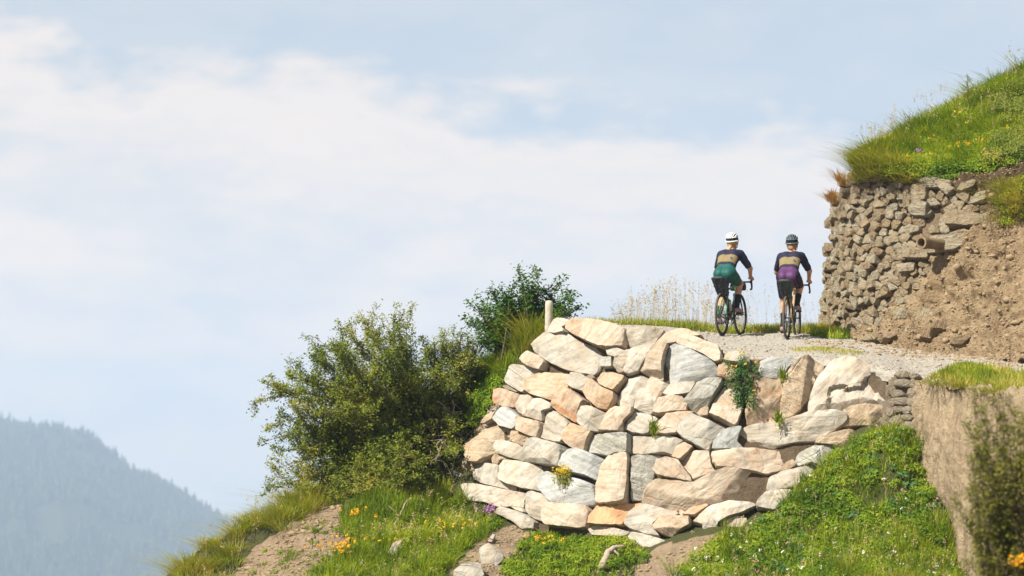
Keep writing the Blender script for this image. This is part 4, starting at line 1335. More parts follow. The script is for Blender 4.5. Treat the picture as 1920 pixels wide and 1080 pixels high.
def add_bags(B, label, mat, lbl_bottle, bmat, front_label=None):
    def common(o):
        o['local'] = 1
        o.rotation_euler = B.rotation_euler
    e = empty('saddle_bag', B.location, label, 'bag'); common(e)
    def f(P_):
        q = P_ - np.array([0.05, 0, 0.79])
        x, y, z = q[..., 0], q[..., 1], q[..., 2]
        w = np.interp(z, [-0.15, 0.0, 0.10, 0.15], [0.045, 0.080, 0.100, 0.094]) * np.interp(x, [-0.15, 0.05, 0.22], [1.0, 0.9, 0.45])
        bx = np.maximum(np.abs(y) - w, np.maximum(np.abs(x + z * 0.55 - 0.02) - 0.15, np.abs(z) - 0.13))
        wr = 0.010 * fbm(P_ * np.array([1, 1, 1.6]), 22, 2, 77)
        return bx - 0.012 + wr
    sd_obj('bag_body', f, (-0.22, -0.19, 0.62), (0.36, 0.19, 0.98), 0.009, mat, e)
    mb = MB()
    mb.tube([(-0.155, -0.108, 0.918), (-0.165, -0.055, 0.930), (-0.165, 0.055, 0.930), (-0.155, 0.108, 0.918)], [0.018, 0.025, 0.025, 0.018], 10)
    mb.build('roll_top', mat, e)
    mb = MB()
    for yy in (-0.06, 0.06):
        mb.tube([(-0.180, yy, 0.935), (-0.155, yy * 0.9, 0.85), (-0.06, yy * 0.7, 0.72)], 0.009, 6)
    mb.build('strap', M['black'], e)
    bt = empty('water_bottle', B.location, lbl_bottle, 'bottle'); common(bt)
    a = np.array([0.425, 0, 0.275]); b = np.array([0.29, 0, 0.74])
    d_ = (b - a) / np.linalg.norm(b - a); off = np.array([0.957, 0, 0.29]) * 0.062
    p0 = a + d_ * 0.12 + off
    mb = MB(); mb.tube([p0, p0 + d_ * 0.004, p0 + d_ * 0.10, p0 + d_ * 0.11, p0 + d_ * 0.12, p0 + d_ * 0.165], [0.030, 0.037, 0.037, 0.031, 0.037, 0.036], 16); mb.build('bottle_body', bmat, bt)
    mb = MB(); mb.tube([p0 + d_ * 0.165, p0 + d_ * 0.18, p0 + d_ * 0.185, p0 + d_ * 0.20], [0.034, 0.026, 0.012, 0.010], 12); mb.build('bottle_cap', M['black'], bt)
    if front_label:
        hb = empty('handlebar_bag', B.location, front_label, 'bag'); common(hb)
        mb = MB(); mb.tube([(0.93, -0.125, 0.80), (0.93, -0.12, 0.80), (0.93, 0.12, 0.80), (0.93, 0.125, 0.80)], [0.05, 0.062, 0.062, 0.05], 16); mb.build('bag_body', M['bag'], hb, sharp=40)
        mb = MB()
        for yy in (-0.06, 0.06): mb.ring((0.93, yy, 0.80), (0, 1, 0), 0.062, 0.006, 20, 6)
        mb.build('strap', M['black'], hb)


def knee(hip, ank, l1, l2, out):
    hip = np.array(hip); ank = np.array(ank)
    d_ = ank - hip; L = np.linalg.norm(d_); u = d_ / L
    L = min(L, l1 + l2 - 0.004)
    a = (l1 * l1 - l2 * l2 + L * L) / (2 * L)
    h = math.sqrt(max(l1 * l1 - a * a, 0))
    f = np.array([1.0, out, 0.15]); f -= u * (f @ u); f /= np.linalg.norm(f)
    return hip + u * a + f * h


def rider(B, ped, label, shorts, side, hair, shell, lean, look, braid):
    R = empty('person', B.location, label, 'person', 'cyclists riding up the gravel road')
    R['local'] = 1
    R.rotation_euler = B.rotation_euler
    hipc = np.array([0.215, 0, 0.998])
    hip = {s: hipc + [0.02, s * 0.088, 0] for s in (1, -1)}
    el = math.radians(lean)
    ax = np.array([math.cos(el), 0, math.sin(el)])           # spine direction
    nb = np.array([-math.sin(el), 0, math.cos(el)])          # out of the back
    waist = hipc + ax * 0.20 + nb * 0.03
    chest = hipc + ax * 0.40 + nb * 0.035
    neck0 = hipc + ax * 0.52 + nb * 0.02
    sho = {s: hipc + ax * 0.475 + nb * 0.005 + np.array([0, s * 0.165, 0]) for s in (1, -1)}
    hand = {s: np.array([0.905, s * 0.222, 0.93]) for s in (1, -1)}
    elb = {}
    for s in (1, -1):
        d_ = hand[s] - sho[s]; L = np.linalg.norm(d_); u = d_ / L
        l1, l2 = 0.29, 0.27
        L = min(L, l1 + l2 - 0.01)
        a = (l1 * l1 - l2 * l2 + L * L) / (2 * L); h = math.sqrt(max(l1 * l1 - a * a, 0))
        f = np.array([-0.3, s * 0.9, -0.5]); f -= u * (f @ u); f /= np.linalg.norm(f)
        elb[s] = sho[s] + u * a + f * h
    ank = {s: ped[s] + np.array([-0.105, -s * 0.012, 0.105]) for s in (1, -1)}
    kn = {s: knee(hip[s], ank[s], 0.435, 0.425, s * 0.05) for s in (1, -1)}
    head = neck0 + np.array([0.075, 0, 0.155])
    skull = head + np.array([0.0, 0, 0.02])

    def torso(P):
        d = sd_cap(P, hipc + [0.0, 0.055, -0.005], waist + [0, 0.05, 0], 0.106, 0.086)
        d = smin(d, sd_cap(P, hipc + [0.0, -0.055, -0.005], waist + [0, -0.05, 0], 0.106, 0.086), 0.04)
        d = smin(d, sd_ell(P, hipc + [-0.045, 0.072, -0.005], (0.100, 0.092, 0.096)), 0.03)
        d = smin(d, sd_ell(P, hipc + [-0.045, -0.072, -0.005], (0.100, 0.092, 0.096)), 0.03)
        for s in (1, -1):
            d = smin(d, sd_cap(P, waist + [0, s * 0.05, 0], chest + [0, s * 0.075, 0], 0.086, 0.098), 0.04)
            d = smin(d, sd_cap(P, chest + [0, s * 0.06, 0], sho[s] - [0, s * 0.03, 0], 0.092, 0.064), 0.05)
        return d

    def arm_u(P, s): return sd_cap(P, sho[s], elb[s], 0.056, 0.040)
    def arm_l(P, s): return sd_cap(P, elb[s], hand[s] - (hand[s] - elb[s]) * 0.08, 0.040, 0.026)
    def leg_u(P, s): return smin(sd_cap(P, hip[s], kn[s], 0.100, 0.058), sd_cap(P, hip[s] + (kn[s] - hip[s]) * 0.25 + [0, 0, -0.01], kn[s], 0.088, 0.056), 0.03)
    def leg_l(P, s):
        d = sd_cap(P, kn[s], ank[s], 0.054, 0.036)
        u = (ank[s] - kn[s]) / np.linalg.norm(ank[s] - kn[s])
        bk = np.array([-1.0, 0, 0]); bk -= u * (bk @ u); bk /= np.linalg.norm(bk)
        return smin(d, sd_cap(P, kn[s] + u * 0.07 + bk * 0.016, kn[s] + u * 0.24 + bk * 0.008, 0.050, 0.034), 0.03)

    def hand_f(P, s):
        h = hand[s]
        fw = np.array([1.0, 0, 0.05])
        d = smin(sd_cap(P, h + [-0.035, 0, 0.012], h + [0.02, 0, 0.018], 0.027, 0.030), sd_cap(P, h + [-0.02, s * 0.012, 0.01], h + [0.02, s * 0.016, 0.012], 0.024, 0.026), 0.02)
        for q in range(4):                                     # fingers curl down round the hood
            x = 0.042 - 0.021 * q
            k1 = h + [x + 0.012, s * 0.030, 0.012]; k2 = h + [x + 0.014, s * 0.040, -0.016 + 0.003 * abs(q - 1)]; k3 = h + [x + 0.010, s * 0.022, -0.038 + 0.004 * abs(q - 1)]
            d = smin(d, sd_cap(P, k1, k2, 0.0105, 0.0095), 0.008)
            d = smin(d, sd_cap(P, k2, k3, 0.0095, 0.008), 0.006)
        t1 = h + [-0.02, -s * 0.012, 0.012]; t2 = h + [0.008, -s * 0.034, 0.008]; t3 = h + [0.034, -s * 0.034, -0.008]
        d = smin(d, sd_cap(P, t1, t2, 0.014, 0.011), 0.01)
        return smin(d, sd_cap(P, t2, t3, 0.011, 0.009), 0.006)

    def head_f(P):
        d = sd_ell(P, skull, (0.098, 0.077, 0.112))
        d = smin(d, sd_ell(P, head + [0.045, 0, -0.055], (0.058, 0.055, 0.06)), 0.03)      # jaw
        d = smin(d, sd_cap(P, head + [0.094, 0, 0.005], head + [0.112, 0, -0.025], 0.010, 0.014), 0.012)   # nose
        for s in (1, -1):
            d = smin(d, sd_ell(P, head + [0.0, s * 0.080, -0.01], (0.022, 0.010, 0.032)), 0.008)   # ears
            d = np.maximum(d, -sd_ell(P, head + [0.100, s * 0.032, 0.012], (0.016, 0.017, 0.011)))  # eye sockets
        d = np.maximum(d, -sd_ell(P, head + [0.108, 0, -0.062], (0.014, 0.024, 0.005)))             # mouth
        d = smin(d, sd_cap(P, neck0 - ax * 0.03, head + [-0.01, 0, -0.05], 0.055, 0.048), 0.03)
        return d

    def body(P):
        d = smin(torso(P), head_f(P), 0.03)
        for s in (1, -1):
            d = smin(d, smin(arm_u(P, s), arm_l(P, s), 0.025), 0.035)
            d = smin(d, hand_f(P, s), 0.012)
            d = smin(d, smin(leg_u(P, s), leg_l(P, s), 0.03), 0.04)
            d = smin(d, sd_cap(P, ank[s], ped[s] + [0.02, 0, 0.04], 0.034, 0.030), 0.02)
        return d
    sd_obj('body', body, (-0.1, -0.36, 0.0), (1.06, 0.36, 1.78), 0.0105, M['skin'], R)

    def jersey(P):
        d = torso(P)
        for s in (1, -1):
            au = np.maximum(arm_u(P, s) - 0.004, plane(P, sho[s] + (elb[s] - sho[s]) * 0.86, elb[s] - sho[s]))
            d = smin(d, au, 0.03)
        d = d - 0.010 + 0.003 * fbm(P * np.array([1, 1, 2.0]), 16, 2, 3)
        hem = hipc + ax * 0.125
        d = np.maximum(d, -plane(P, hem, ax + nb * 0.12))
        d = np.maximum(d, plane(P, neck0 + ax * 0.012, ax * 0.7 + np.array([0, 0, 0.5])))
        return d
    sd_obj('jersey', jersey, (0.0, -0.36, 0.95), (0.95, 0.36, 1.65), 0.0105, M['navy'], R)

    def panel(P):
        d = torso(P) - 0.017 + 0.004 * fbm(P, 18, 2, 13)
        d = np.maximum(d, -plane(P, hipc + ax * 0.155, ax))
        d = np.maximum(d, plane(P, hipc + ax * 0.325, ax))
        return np.maximum(d, -plane(P, hipc + nb * 0.055, nb))
    pn = sd_obj('pocket_panel', panel, (-0.05, -0.25, 1.0), (0.6, 0.25, 1.5), 0.0085, M['khaki'], R)
    # little emblem on the right pocket
    c = hipc + ax * 0.235 + nb * 0.143 + np.array([0, -0.088, 0])
    mb = MB()
    for (dx, dy, rr) in ((0, 0, 0.014), (0.013, 0.008, 0.010), (-0.012, -0.010, 0.010)):
        cc = c + ax * dx + np.array([0, dy, 0])
        mb.tube([cc - nb * 0.03, cc + nb * 0.004], rr, 10)
    mb.build('emblem', M['logo'], pn)

    def shorts_f(P):
        d = torso(P)
        d = np.maximum(d, plane(P, hipc + ax * 0.15, ax))
        for s in (1, -1):
            d = smin(d, np.maximum(leg_u(P, s), plane(P, hip[s] + (kn[s] - hip[s]) * 0.80, kn[s] - hip[s])), 0.04)
        d = d - 0.007
        return np.maximum(d, plane(P, hipc + ax * 0.15, ax))
    so = sd_obj('shorts', shorts_f, (-0.06, -0.36, 0.55), (0.8, 0.36, 1.3), 0.0105, shorts, R)
    if side is not None:
        def side_f(P):
            d = shorts_f(P) - 0.003
            a = np.maximum(d, 0.138 - np.abs(P[..., 1]))
            lo_ = np.full(P.shape[:-1], 9.0)
            for s in (1, -1):
                lo_ = np.minimum(lo_, np.maximum(shorts_f(P) - 0.003, np.maximum(-plane(P, hip[s] + (kn[s] - hip[s]) * 0.62, kn[s] - hip[s]), -s * P[..., 1] + 0.02)))
            return np.minimum(a, lo_)
        sd_obj('side_panel', side_f, (-0.06, -0.36, 0.55), (0.8, 0.36, 1.3), 0.0105, side, so)
    for s in (1, -1):
        def sock(P):
            d = np.maximum(leg_l(P, s), -plane(P, kn[s] + (ank[s] - kn[s]) * 0.50, ank[s] - kn[s]))
            return smin(d, sd_cap(P, ank[s], ped[s] + [-0.05, 0, 0.05], 0.036, 0.03), 0.02) - 0.004
        lo = np.minimum(kn[s], ank[s]) - 0.12; hi = np.maximum(kn[s], ank[s]) + 0.12
        sd_obj('sock', sock, lo, hi, 0.009, M['sock'], R)
        heel = ped[s] + np.array([-0.135, -s * 0.006, 0.050]); toe = ped[s] + np.array([0.075, 0, 0.042])
        def shoe(P):
            d = sd_cap(P, heel + [0.01, 0, 0.005], (heel + toe) / 2 + [0.02, 0, 0.004], 0.038, 0.040)
            d = smin(d, sd_cap(P, (heel + toe) / 2, toe, 0.042, 0.030), 0.02)
            d = smin(d, sd_cap(P, heel + [0.015, 0, 0.02], ank[s] - [0, 0, 0.02], 0.036, 0.038), 0.02)
            return np.maximum(d, -(P[..., 2] - (ped[s][2] + 0.012)))
        sh_ = sd_obj('shoe', shoe, heel - 0.08, np.maximum(toe, ank[s]) + 0.09, 0.008, M['shoe'], R)
        mb = MB()
        t = np.linspace(0, 2 * PI, 20, endpoint=False)
        ring = np.stack([-0.03 + 0.125 * np.cos(t), 0.038 * np.sin(t), np.zeros(20)], 1) + ped[s]
        V = np.concatenate([ring + [0, 0, 0.002], ring + [0, 0, 0.018]])
        q = np.arange(20); q2 = (q + 1) % 20
        mb.add(V, np.stack([q, q2, 20 + q2, 20 + q], 1), [])
        for base, fl in ((0, 1), (20, 0)):
            f = [[base, base + i + 1, base + i] if fl else [base, base + i, base + i + 1] for i in range(1, 19)]
            mb.f3.append(np.array(f))
        mb.build('sole', M['sole'], sh_, smooth=False)
    # hair
    def hair_f(P):
        d = sd_ell(P, skull + [-0.012, 0, -0.005], (0.100, 0.083, 0.112))
        d = np.maximum(d, plane(P, skull + [0.045, 0, 0], (1, 0, -0.15)))
        nk = head + np.array([-0.075, 0, -0.06])
        if braid:
            d = smin(d, sd_cap(P, nk + [0.01, 0, 0.02], nk + [-0.045, 0.03, -0.065], 0.030, 0.026), 0.02)
            d = smin(d, sd_cap(P, nk + [-0.045, 0.03, -0.065], nk + [-0.085, 0.055, -0.15], 0.026, 0.016), 0.02)
        else:
            d = smin(d, sd_ell(P, nk + [-0.012, 0, 0.0], (0.036, 0.042, 0.038)), 0.015)
            d = smin(d, sd_cap(P, nk + [0, -0.02, -0.02], nk + [-0.05, -0.085, -0.075], 0.020, 0.016), 0.015)
        return d - 0.004 + 0.004 * fbm(P, 30, 2, 5)
    sd_obj('hair', hair_f, head - [0.22, 0.16, 0.26], head + [0.13, 0.16, 0.18], 0.009, hair, R)
    # helmet: dark liner with raised ribs
    hc = skull + np.array([0.0, 0, 0.030])
    H = empty('helmet', (0, 0, 0)); H.parent = R; H['local'] = 1
    def liner(P):
        d = sd_ell(P, hc, (0.130, 0.098, 0.112))
        return np.maximum(np.maximum(d, -sd_ell(P, hc, (0.116, 0.086, 0.100))), -plane(P, hc + [0, 0, -0.035], (-0.22, 0, 1)))
    sd_obj('liner', liner, hc - 0.15, hc + 0.15, 0.009, M['foam'], H)
    for k, yy in enumerate(np.linspace(-0.85, 0.85, 7)):
        th = np.linspace(math.radians(-8), math.radians(172), 22)
        yv = yy * 0.100
        kx = math.sqrt(1 - min(0.92, yy * yy) * 0.82)
        pts = np.stack([0.136 * kx * np.cos(th), yv * (0.55 + 0.45 * np.sin(th).clip(0, 1)) , 0.116 * kx * np.sin(th)], 1) + hc
        rr = 0.0098 * np.sin(np.linspace(0.35, PI - 0.3, 22)) ** 0.5
        mb = MB(); mb.tube(pts, rr, 8); mb.build('rib', shell, H)
    t = np.linspace(0, 2 * PI, 33)
    for (zz, kk, rr) in ((-0.018, 0.985, 0.013), (0.045, 0.90, 0.010)):
        mb = MB(); mb.tube(np.stack([0.132 * kk * np.cos(t), 0.100 * kk * np.sin(t), np.full(33, zz) + 0.02 * np.cos(t)], 1) + hc, rr, 8, cap=False); mb.build('band', shell, H)
    for s in (1, -1):
        mb = MB(); mb.tube([hc + [0.03, s * 0.095, -0.02], head + [0.045, s * 0.07, -0.07], head + [0.05, s * 0.02, -0.115]], 0.006, 6); mb.build('chin_strap', M['black'], H)
    return R


def place_bike(px_r, py_r, Y, heading):
    loc = at(px_r, py_r, Y)
    return tuple(loc), PI / 2 - math.radians(heading)


l1, r1 = place_bike(1354.5, 630.0, 38.7, 22.3)
l2, r2 = place_bike(1476.0, 636.5, 38.3, 15.8)
bk1, pd1 = bike('gravel_bike', l1, r1, math.radians(3.4), 'black and bright green drop bar bike ridden by the woman in teal shorts', M['dark_paint'], M['green_paint'], math.radians(28))
bk2, pd2 = bike('gravel_bike', l2, r2, math.radians(3.4), 'sand coloured drop bar bike ridden by the woman in purple shorts', M['tan_paint'], M['tan_paint'], math.radians(78))
add_bags(bk1, 'black roll top saddle bag on the bike with bright green paint', M['bag'], 'pale mauve water bottle in the bike with bright green paint', M['bottle'], 'small black roll bag below the handlebar of the green bike')
add_bags(bk2, 'dark green black roll top saddle bag on the sand coloured bike', M['bag2'], 'dark water bottle in the frame of the sand coloured bike', M['bottle2'])
rider(bk1, pd1, 'cyclist in navy jersey, teal shorts and white helmet with blonde braid', M['teal'], None, M['hair'], M['helmet_white'], 42, 0, True)
rider(bk2, pd2, 'cyclist in navy jersey, purple shorts and dark helmet nearest the stone wall', M['purple'], M['navy_short'], M['hair2'], M['helmet_dark'], 43.5, 0, False)

# ------------------------------------------------------------------ vegetation
GREEN_A = [(0.0, (0.045, 0.085, 0.008)), (0.3, (0.125, 0.195, 0.012)), (0.65, (0.27, 0.335, 0.022)), (0.88, (0.40, 0.42, 0.05)), (1.0, (0.48, 0.42, 0.14))]
M['grass'] = leaf_mat('grass_blade', GREEN_A, 0.35)
M['grass_y'] = leaf_mat('yellow_grass', [(0.0, (0.160, 0.192, 0.024)), (0.4, (0.272, 0.288, 0.040)), (0.75, (0.416, 0.352, 0.080)), (1.0, (0.576, 0.448, 0.160))], 0.3)
M['straw'] = leaf_mat('straw', [(0.0, (0.34, 0.25, 0.12)), (0.5, (0.44, 0.35, 0.18)), (1.0, (0.52, 0.44, 0.26))], 0.25)
M['deadorange'] = leaf_mat('withered_grass', [(0.0, (0.40, 0.20, 0.06)), (1.0, (0.52, 0.32, 0.12))], 0.25)
M['cover'] = leaf_mat('ground_leaf', [(0.0, (0.030, 0.070, 0.008)), (0.35, (0.105, 0.185, 0.012)), (0.7, (0.24, 0.32, 0.02)), (1.0, (0.40, 0.42, 0.05))], 0.35)
M['shrub'] = leaf_mat('shrub_leaf', [(0.0, (0.058, 0.085, 0.013)), (0.4, (0.137, 0.176, 0.023)), (0.75, (0.254, 0.267, 0.039)), (1.0, (0.429, 0.325, 0.078))], 0.34, 0.5)
M['shrub_y'] = leaf_mat('yellowing_leaf', [(0.0, (0.125, 0.178, 0.037)), (0.5, (0.240, 0.272, 0.058)), (1.0, (0.418, 0.355, 0.094))], 0.35)
M['holly'] = leaf_mat('glossy_leaf', [(0.0, (0.020, 0.060, 0.008)), (0.5, (0.050, 0.120, 0.012)), (0.85, (0.11, 0.19, 0.018)), (1.0, (0.22, 0.20, 0.04))], 0.25, 0.6, 0.15)
M['broom'] = leaf_mat('broom_leaf', [(0.0, (0.060, 0.075, 0.012)), (0.5, (0.128, 0.135, 0.018)), (1.0, (0.255, 0.225, 0.038))], 0.3)
M['weed'] = leaf_mat('weed_leaf', [(0.0, (0.046, 0.111, 0.036)), (0.6, (0.078, 0.163, 0.046)), (1.0, (0.143, 0.221, 0.052))], 0.3)
M['bark'] = plain('bark', (0.13, 0.095, 0.065), 0.9, 0.1, var=0.4, scale=25)
M['deadwood'] = plain('dead_wood', (0.33, 0.27, 0.20), 0.9, 0.1, var=0.35, scale=20)
M['yellow'] = leaf_mat('yellow_petal', [(0.0, (0.62, 0.36, 0.01)), (1.0, (0.80, 0.58, 0.03))], 0.3)
M['orange_petal'] = leaf_mat('orange_petal', [(0.0, (0.70, 0.28, 0.01)), (1.0, (0.80, 0.44, 0.02))], 0.3)
M['mauve'] = leaf_mat('mauve_petal', [(0.0, (0.30, 0.10, 0.36)), (1.0, (0.48, 0.20, 0.50))], 0.3)
M['pink'] = leaf_mat('pink_petal', [(0.0, (0.60, 0.22, 0.28)), (1.0, (0.70, 0.36, 0.40))], 0.3)
M['white_petal'] = leaf_mat('white_petal', [(0.0, (0.62, 0.62, 0.50)), (1.0, (0.75, 0.75, 0.66))], 0.3)
M['maroon'] = leaf_mat('maroon_petal', [(0.0, (0.16, 0.02, 0.06)), (1.0, (0.26, 0.03, 0.10))], 0.3)


def unit(v): return v / (np.linalg.norm(v, axis=-1, keepdims=True) + 1e-12)


def blades(P, H, width, lean=0.35, seed=0, bias=(0, 0, 0), droop=0.5):
    """grass blades at points P, returns V, [F4, F3]"""
    rg = np.random.default_rng(seed)
    n = len(P)
    az_ = rg.uniform(0, 2 * PI, n)
    dr = np.stack([np.cos(az_), np.sin(az_), np.zeros(n)], 1)
    if np.ndim(bias) == 2 or np.any(np.asarray(bias)):
        dr = dr + np.asarray(bias)
    ln = rg.uniform(0.2, 1.0, n) * lean
    side = unit(np.cross(dr, [0, 0, 1.0]) + rg.normal(0, 0.25, (n, 3)))
    w = width * rg.uniform(0.6, 1.3, n)
    lev = [0, 0.4, 0.75, 1.0]; wk = [1.0, 0.85, 0.55, 0]
    V = []
    for t, k in zip(lev, wk):
        c = P + (H * t * (1 - 0.25 * droop * t * ln))[:, None] * np.array([0, 0, 1.0]) + dr * (H * ln * (t * 0.35 + droop * t * t))[:, None]
        if k > 0:
            V += [c - side * (w * k / 2)[:, None], c + side * (w * k / 2)[:, None]]
        else:
            V += [c]
    V = np.stack(V, 1).reshape(-1, 3)
    b = np.arange(n)[:, None] * 7
    F4 = np.concatenate([b + [0, 1, 3, 2], b + [2, 3, 5, 4]])
    F3 = b + [4, 5, 6]
    return V, F4, F3


def leaves(P, Nrm, L, width=0.5, seed=0, fold=0.15):
    rg = np.random.default_rng(seed)
    n = len(P)
    Nrm = unit(Nrm + rg.normal(0, 0.45, (n, 3)))
    d_ = unit(np.cross(Nrm, rg.normal(0, 1, (n, 3))))
    s_ = np.cross(Nrm, d_)
    L = L * rg.uniform(0.6, 1.3, n)
    L = L[:, None]
    a = P; c = P + d_ * L
    m_ = P + d_ * L * 0.45 + Nrm * L * fold
    V = np.stack([a, m_ + s_ * L * width / 2, c, m_ - s_ * L * width / 2], 1).reshape(-1, 3)
    F = np.arange(n)[:, None] * 4 + np.array([0, 1, 2, 3])
    return V, F


def blade_obj(name, P, H, width, mat, lean=0.35, seed=0, bias=(0, 0, 0), droop=0.5, parent=None, loc=None):
    V, F4, F3 = blades(P, H, width, lean, seed, bias, droop)
    if loc is not None: V = V - np.asarray(loc)
    return link(name, mesh_np(name, V, [F4, F3], mat), parent, loc)


def hill_pts(n, poly, seed, x=(-6.2, 7.5), y=(29, 38)):
    rg = np.random.default_rng(seed)
    pxs_ = [q[0] for q in poly]
    x = (min((min(pxs_) - 960) / FPX * 28, (min(pxs_) - 960) / FPX * 38.5), max((max(pxs_) - 960) / FPX * 28, (max(pxs_) - 960) / FPX * 38.5))
    out = []
    tot = 0
    while tot < n:
        XY_ = np.stack([rg.uniform(*x, 20000), rg.uniform(*y, 20000)], 1)
        P = np.concatenate([XY_, hill_zi(XY_)[:, None]], 1)
        ok = inpoly(proj(P), poly)
        out.append(P[ok]); tot += ok.sum()
        if not ok.any(): break
    return np.concatenate(out)[:n]


def hill_at(px, py):
    """point of the hillside seen at px,py: march along the view line"""
    Ys = np.linspace(28, 40, 500)
    P = at(np.full(500, px), np.full(500, py), Ys)
    z = hill_zi(P[:, :2])
    i = np.argmax(z > P[:, 2])
    return P[i] if z[i] > P[i, 2] else P[np.argmin(np.abs(z - P[:, 2]))]


def grid_pts(G, Nn, n, seed, poly=None, v=(0, 1), u=(0, 1)):
    rg = np.random.default_rng(seed)
    out, on, tot = [], [], 0
    nv, nu = G.shape[:2]
    while tot < n:
        a = rg.uniform(v[0], v[1], 8000) * (nv - 1.001); b = rg.uniform(u[0], u[1], 8000) * (nu - 1.001)
        i, j = a.astype(int), b.astype(int); fa, fb = (a - i)[:, None], (b - j)[:, None]
        P = (G[i, j] * (1 - fa) * (1 - fb) + G[i + 1, j] * fa * (1 - fb) + G[i, j + 1] * (1 - fa) * fb + G[i + 1, j + 1] * fa * fb)
        ok = inpoly(proj(P), poly) if poly is not None else np.ones(8000, bool)
        out.append(P[ok]); on.append(Nn[i, j][ok]); tot += ok.sum()
        if not ok.any(): break
    return np.concatenate(out)[:n], np.concatenate(on)[:n]


def tufts(C, per, spread, hmin, hmax, width, mat, name, seed, lean=0.6, droop=0.6, label=None, cat='grass', bias=(0, 0, 0)):
    """tufts of grass: blades lean outward from each tuft centre"""
    rg = np.random.default_rng(seed)
    n = len(C)
    size = rg.uniform(0.5, 1.3, n)
    off = rg.normal(0, 1, (n, per, 2)) * spread * size[:, None, None]
    P = np.repeat(C[:, None], per, 1)
    P[..., :2] += off
    P[..., 2] -= 0.03
    b = np.concatenate([off / (spread + 1e-9) * 0.8, np.zeros((n, per, 1))], -1)
    H = rg.uniform(hmin, hmax, (n, per)) * size[:, None]
    o = blade_obj(name, P.reshape(-1, 3), H.ravel(), width, mat, lean, seed, b.reshape(-1, 3) + np.asarray(bias), droop)
    return tag(o, label, cat, kind='stuff')


def clumps(C, R, per, L, mat, name, seed, label=None, cat='plants', width=0.55, flat=0.75, parent=None):
    """leafy clumps: leaves through small domes"""
    rg = np.random.default_rng(seed)
    n = len(C)
    dirs = unit(rg.normal(0, 1, (n, per, 3)))
    dirs[..., 2] = np.abs(dirs[..., 2])
    rr = rg.uniform(0.35, 1.0, (n, per)) ** 0.6
    P = C[:, None] + dirs * (rr * R[:, None])[..., None] * np.array([1, 1, flat])
    V, F = leaves(P.reshape(-1, 3), (dirs * 0.7 + np.array([-0.2, -0.2, 0.6])).reshape(-1, 3), L, width, seed)
    o = link(name, mesh_np(name, V, [F], mat), parent)
    return tag(o, label, cat, kind='stuff') if parent is None else o


def curve(a, b, n, wob, rg, sag=0.0):
    t = np.linspace(0, 1, n)[:, None]
    w = rg.normal(0, wob, (3, 3))
    d_ = sum(w[k] * np.sin(PI * t * (k + 1)) / (k + 1) for k in range(3))
    return a + (b - a) * t + d_ + np.array([0, 0, 1.0]) * sag * np.sin(PI * t)


def bush(name, base, tips, label, leafmat, barkmat, seed, twigs=14, per=26, L=0.035, twig_len=0.35, start=0.30, wob=0.08, sag=0.15, r0=0.022, width=0.5, cat='shrub', spread=0.12, fill=0, up=0.4, group=None):
    """stems from the base to each tip, side twigs, leaves along the twigs"""
    rg = np.random.default_rng(seed)
    base = np.asarray(base, float)
    B = empty(name, base, label, cat, group)
    st = MB(); LP = []; LN = []
    ctr = np.mean(tips, axis=0)
    for tp in tips:
        b = base + np.array([rg.normal(0, spread), rg.normal(0, spread), -0.05])
        L0 = np.linalg.norm(tp - b)
        c = curve(b, np.asarray(tp, float), 9, wob * L0 / 2, rg, sag * L0 * 0.5)
        st.tube(c, np.linspace(r0, r0 * 0.16, 9), 5, cap=False)
        for k in range(twigs):
            t = start + (1 - start) * (k + rg.random()) / twigs
            p = c[0] + 0
            i = min(int(t * 8), 7); f = t * 8 - i
            p = c[i] * (1 - f) + c[i + 1] * f
            ax_ = unit(c[i + 1] - c[i])
            d_ = unit(ax_ * 0.55 + unit(rg.normal(0, 1, 3)) * 0.8 + np.array([0, 0, up]))
            tl = twig_len * rg.uniform(0.4, 1.15) * (1.15 - 0.55 * t)
            e = p + d_ * tl
            tc_ = curve(p, e, 5, 0.02, rg)
            st.tube(tc_, [0.006, 0.005, 0.004, 0.003, 0.002], 3, cap=False)
            u_ = rg.uniform(0.1, 1.05, per)
            q = p + (e - p) * u_[:, None] + rg.normal(0, 0.022, (per, 3)) * (L / 0.035)
            LP.append(q); LN.append(np.repeat((d_ * 0.3 + np.array([-0.1, -0.2, 0.6]))[None], per, 0))
    if fill:
        # small inner leaves hanging on the main stems
        k = rg.integers(0, len(LP), fill)
        q = np.stack([LP[i][rg.integers(0, per)] for i in k])
        q = ctr + (q - ctr) * rg.uniform(0.45, 0.95, (fill, 1)) + rg.normal(0, 0.06, (fill, 3))
        LP.append(q); LN.append(np.tile(np.array([0, -0.2, 0.5]), (fill, 1)))
    V = np.concatenate(st.v)
    tag(st.build('branches', barkmat, B, smooth=True), kind='stuff')
    V, F = leaves(np.concatenate(LP), np.concatenate(LN), L, width, seed)
    tag(link('foliage', mesh_np('foliage', V - base, [F], leafmat), B, base), kind='stuff')
    return B


def tip_list(pts, Y, dy, seed, rep=1):
    rg = np.random.default_rng(seed)
    out = []
    for (x, y) in pts:
        for r in range(rep):
            out.append(at(x + (rg.normal(0, 14) if r else 0), y + (abs(rg.normal(0, 14)) if r else 0), Y + rg.uniform(-dy, dy)))
    return np.array(out)


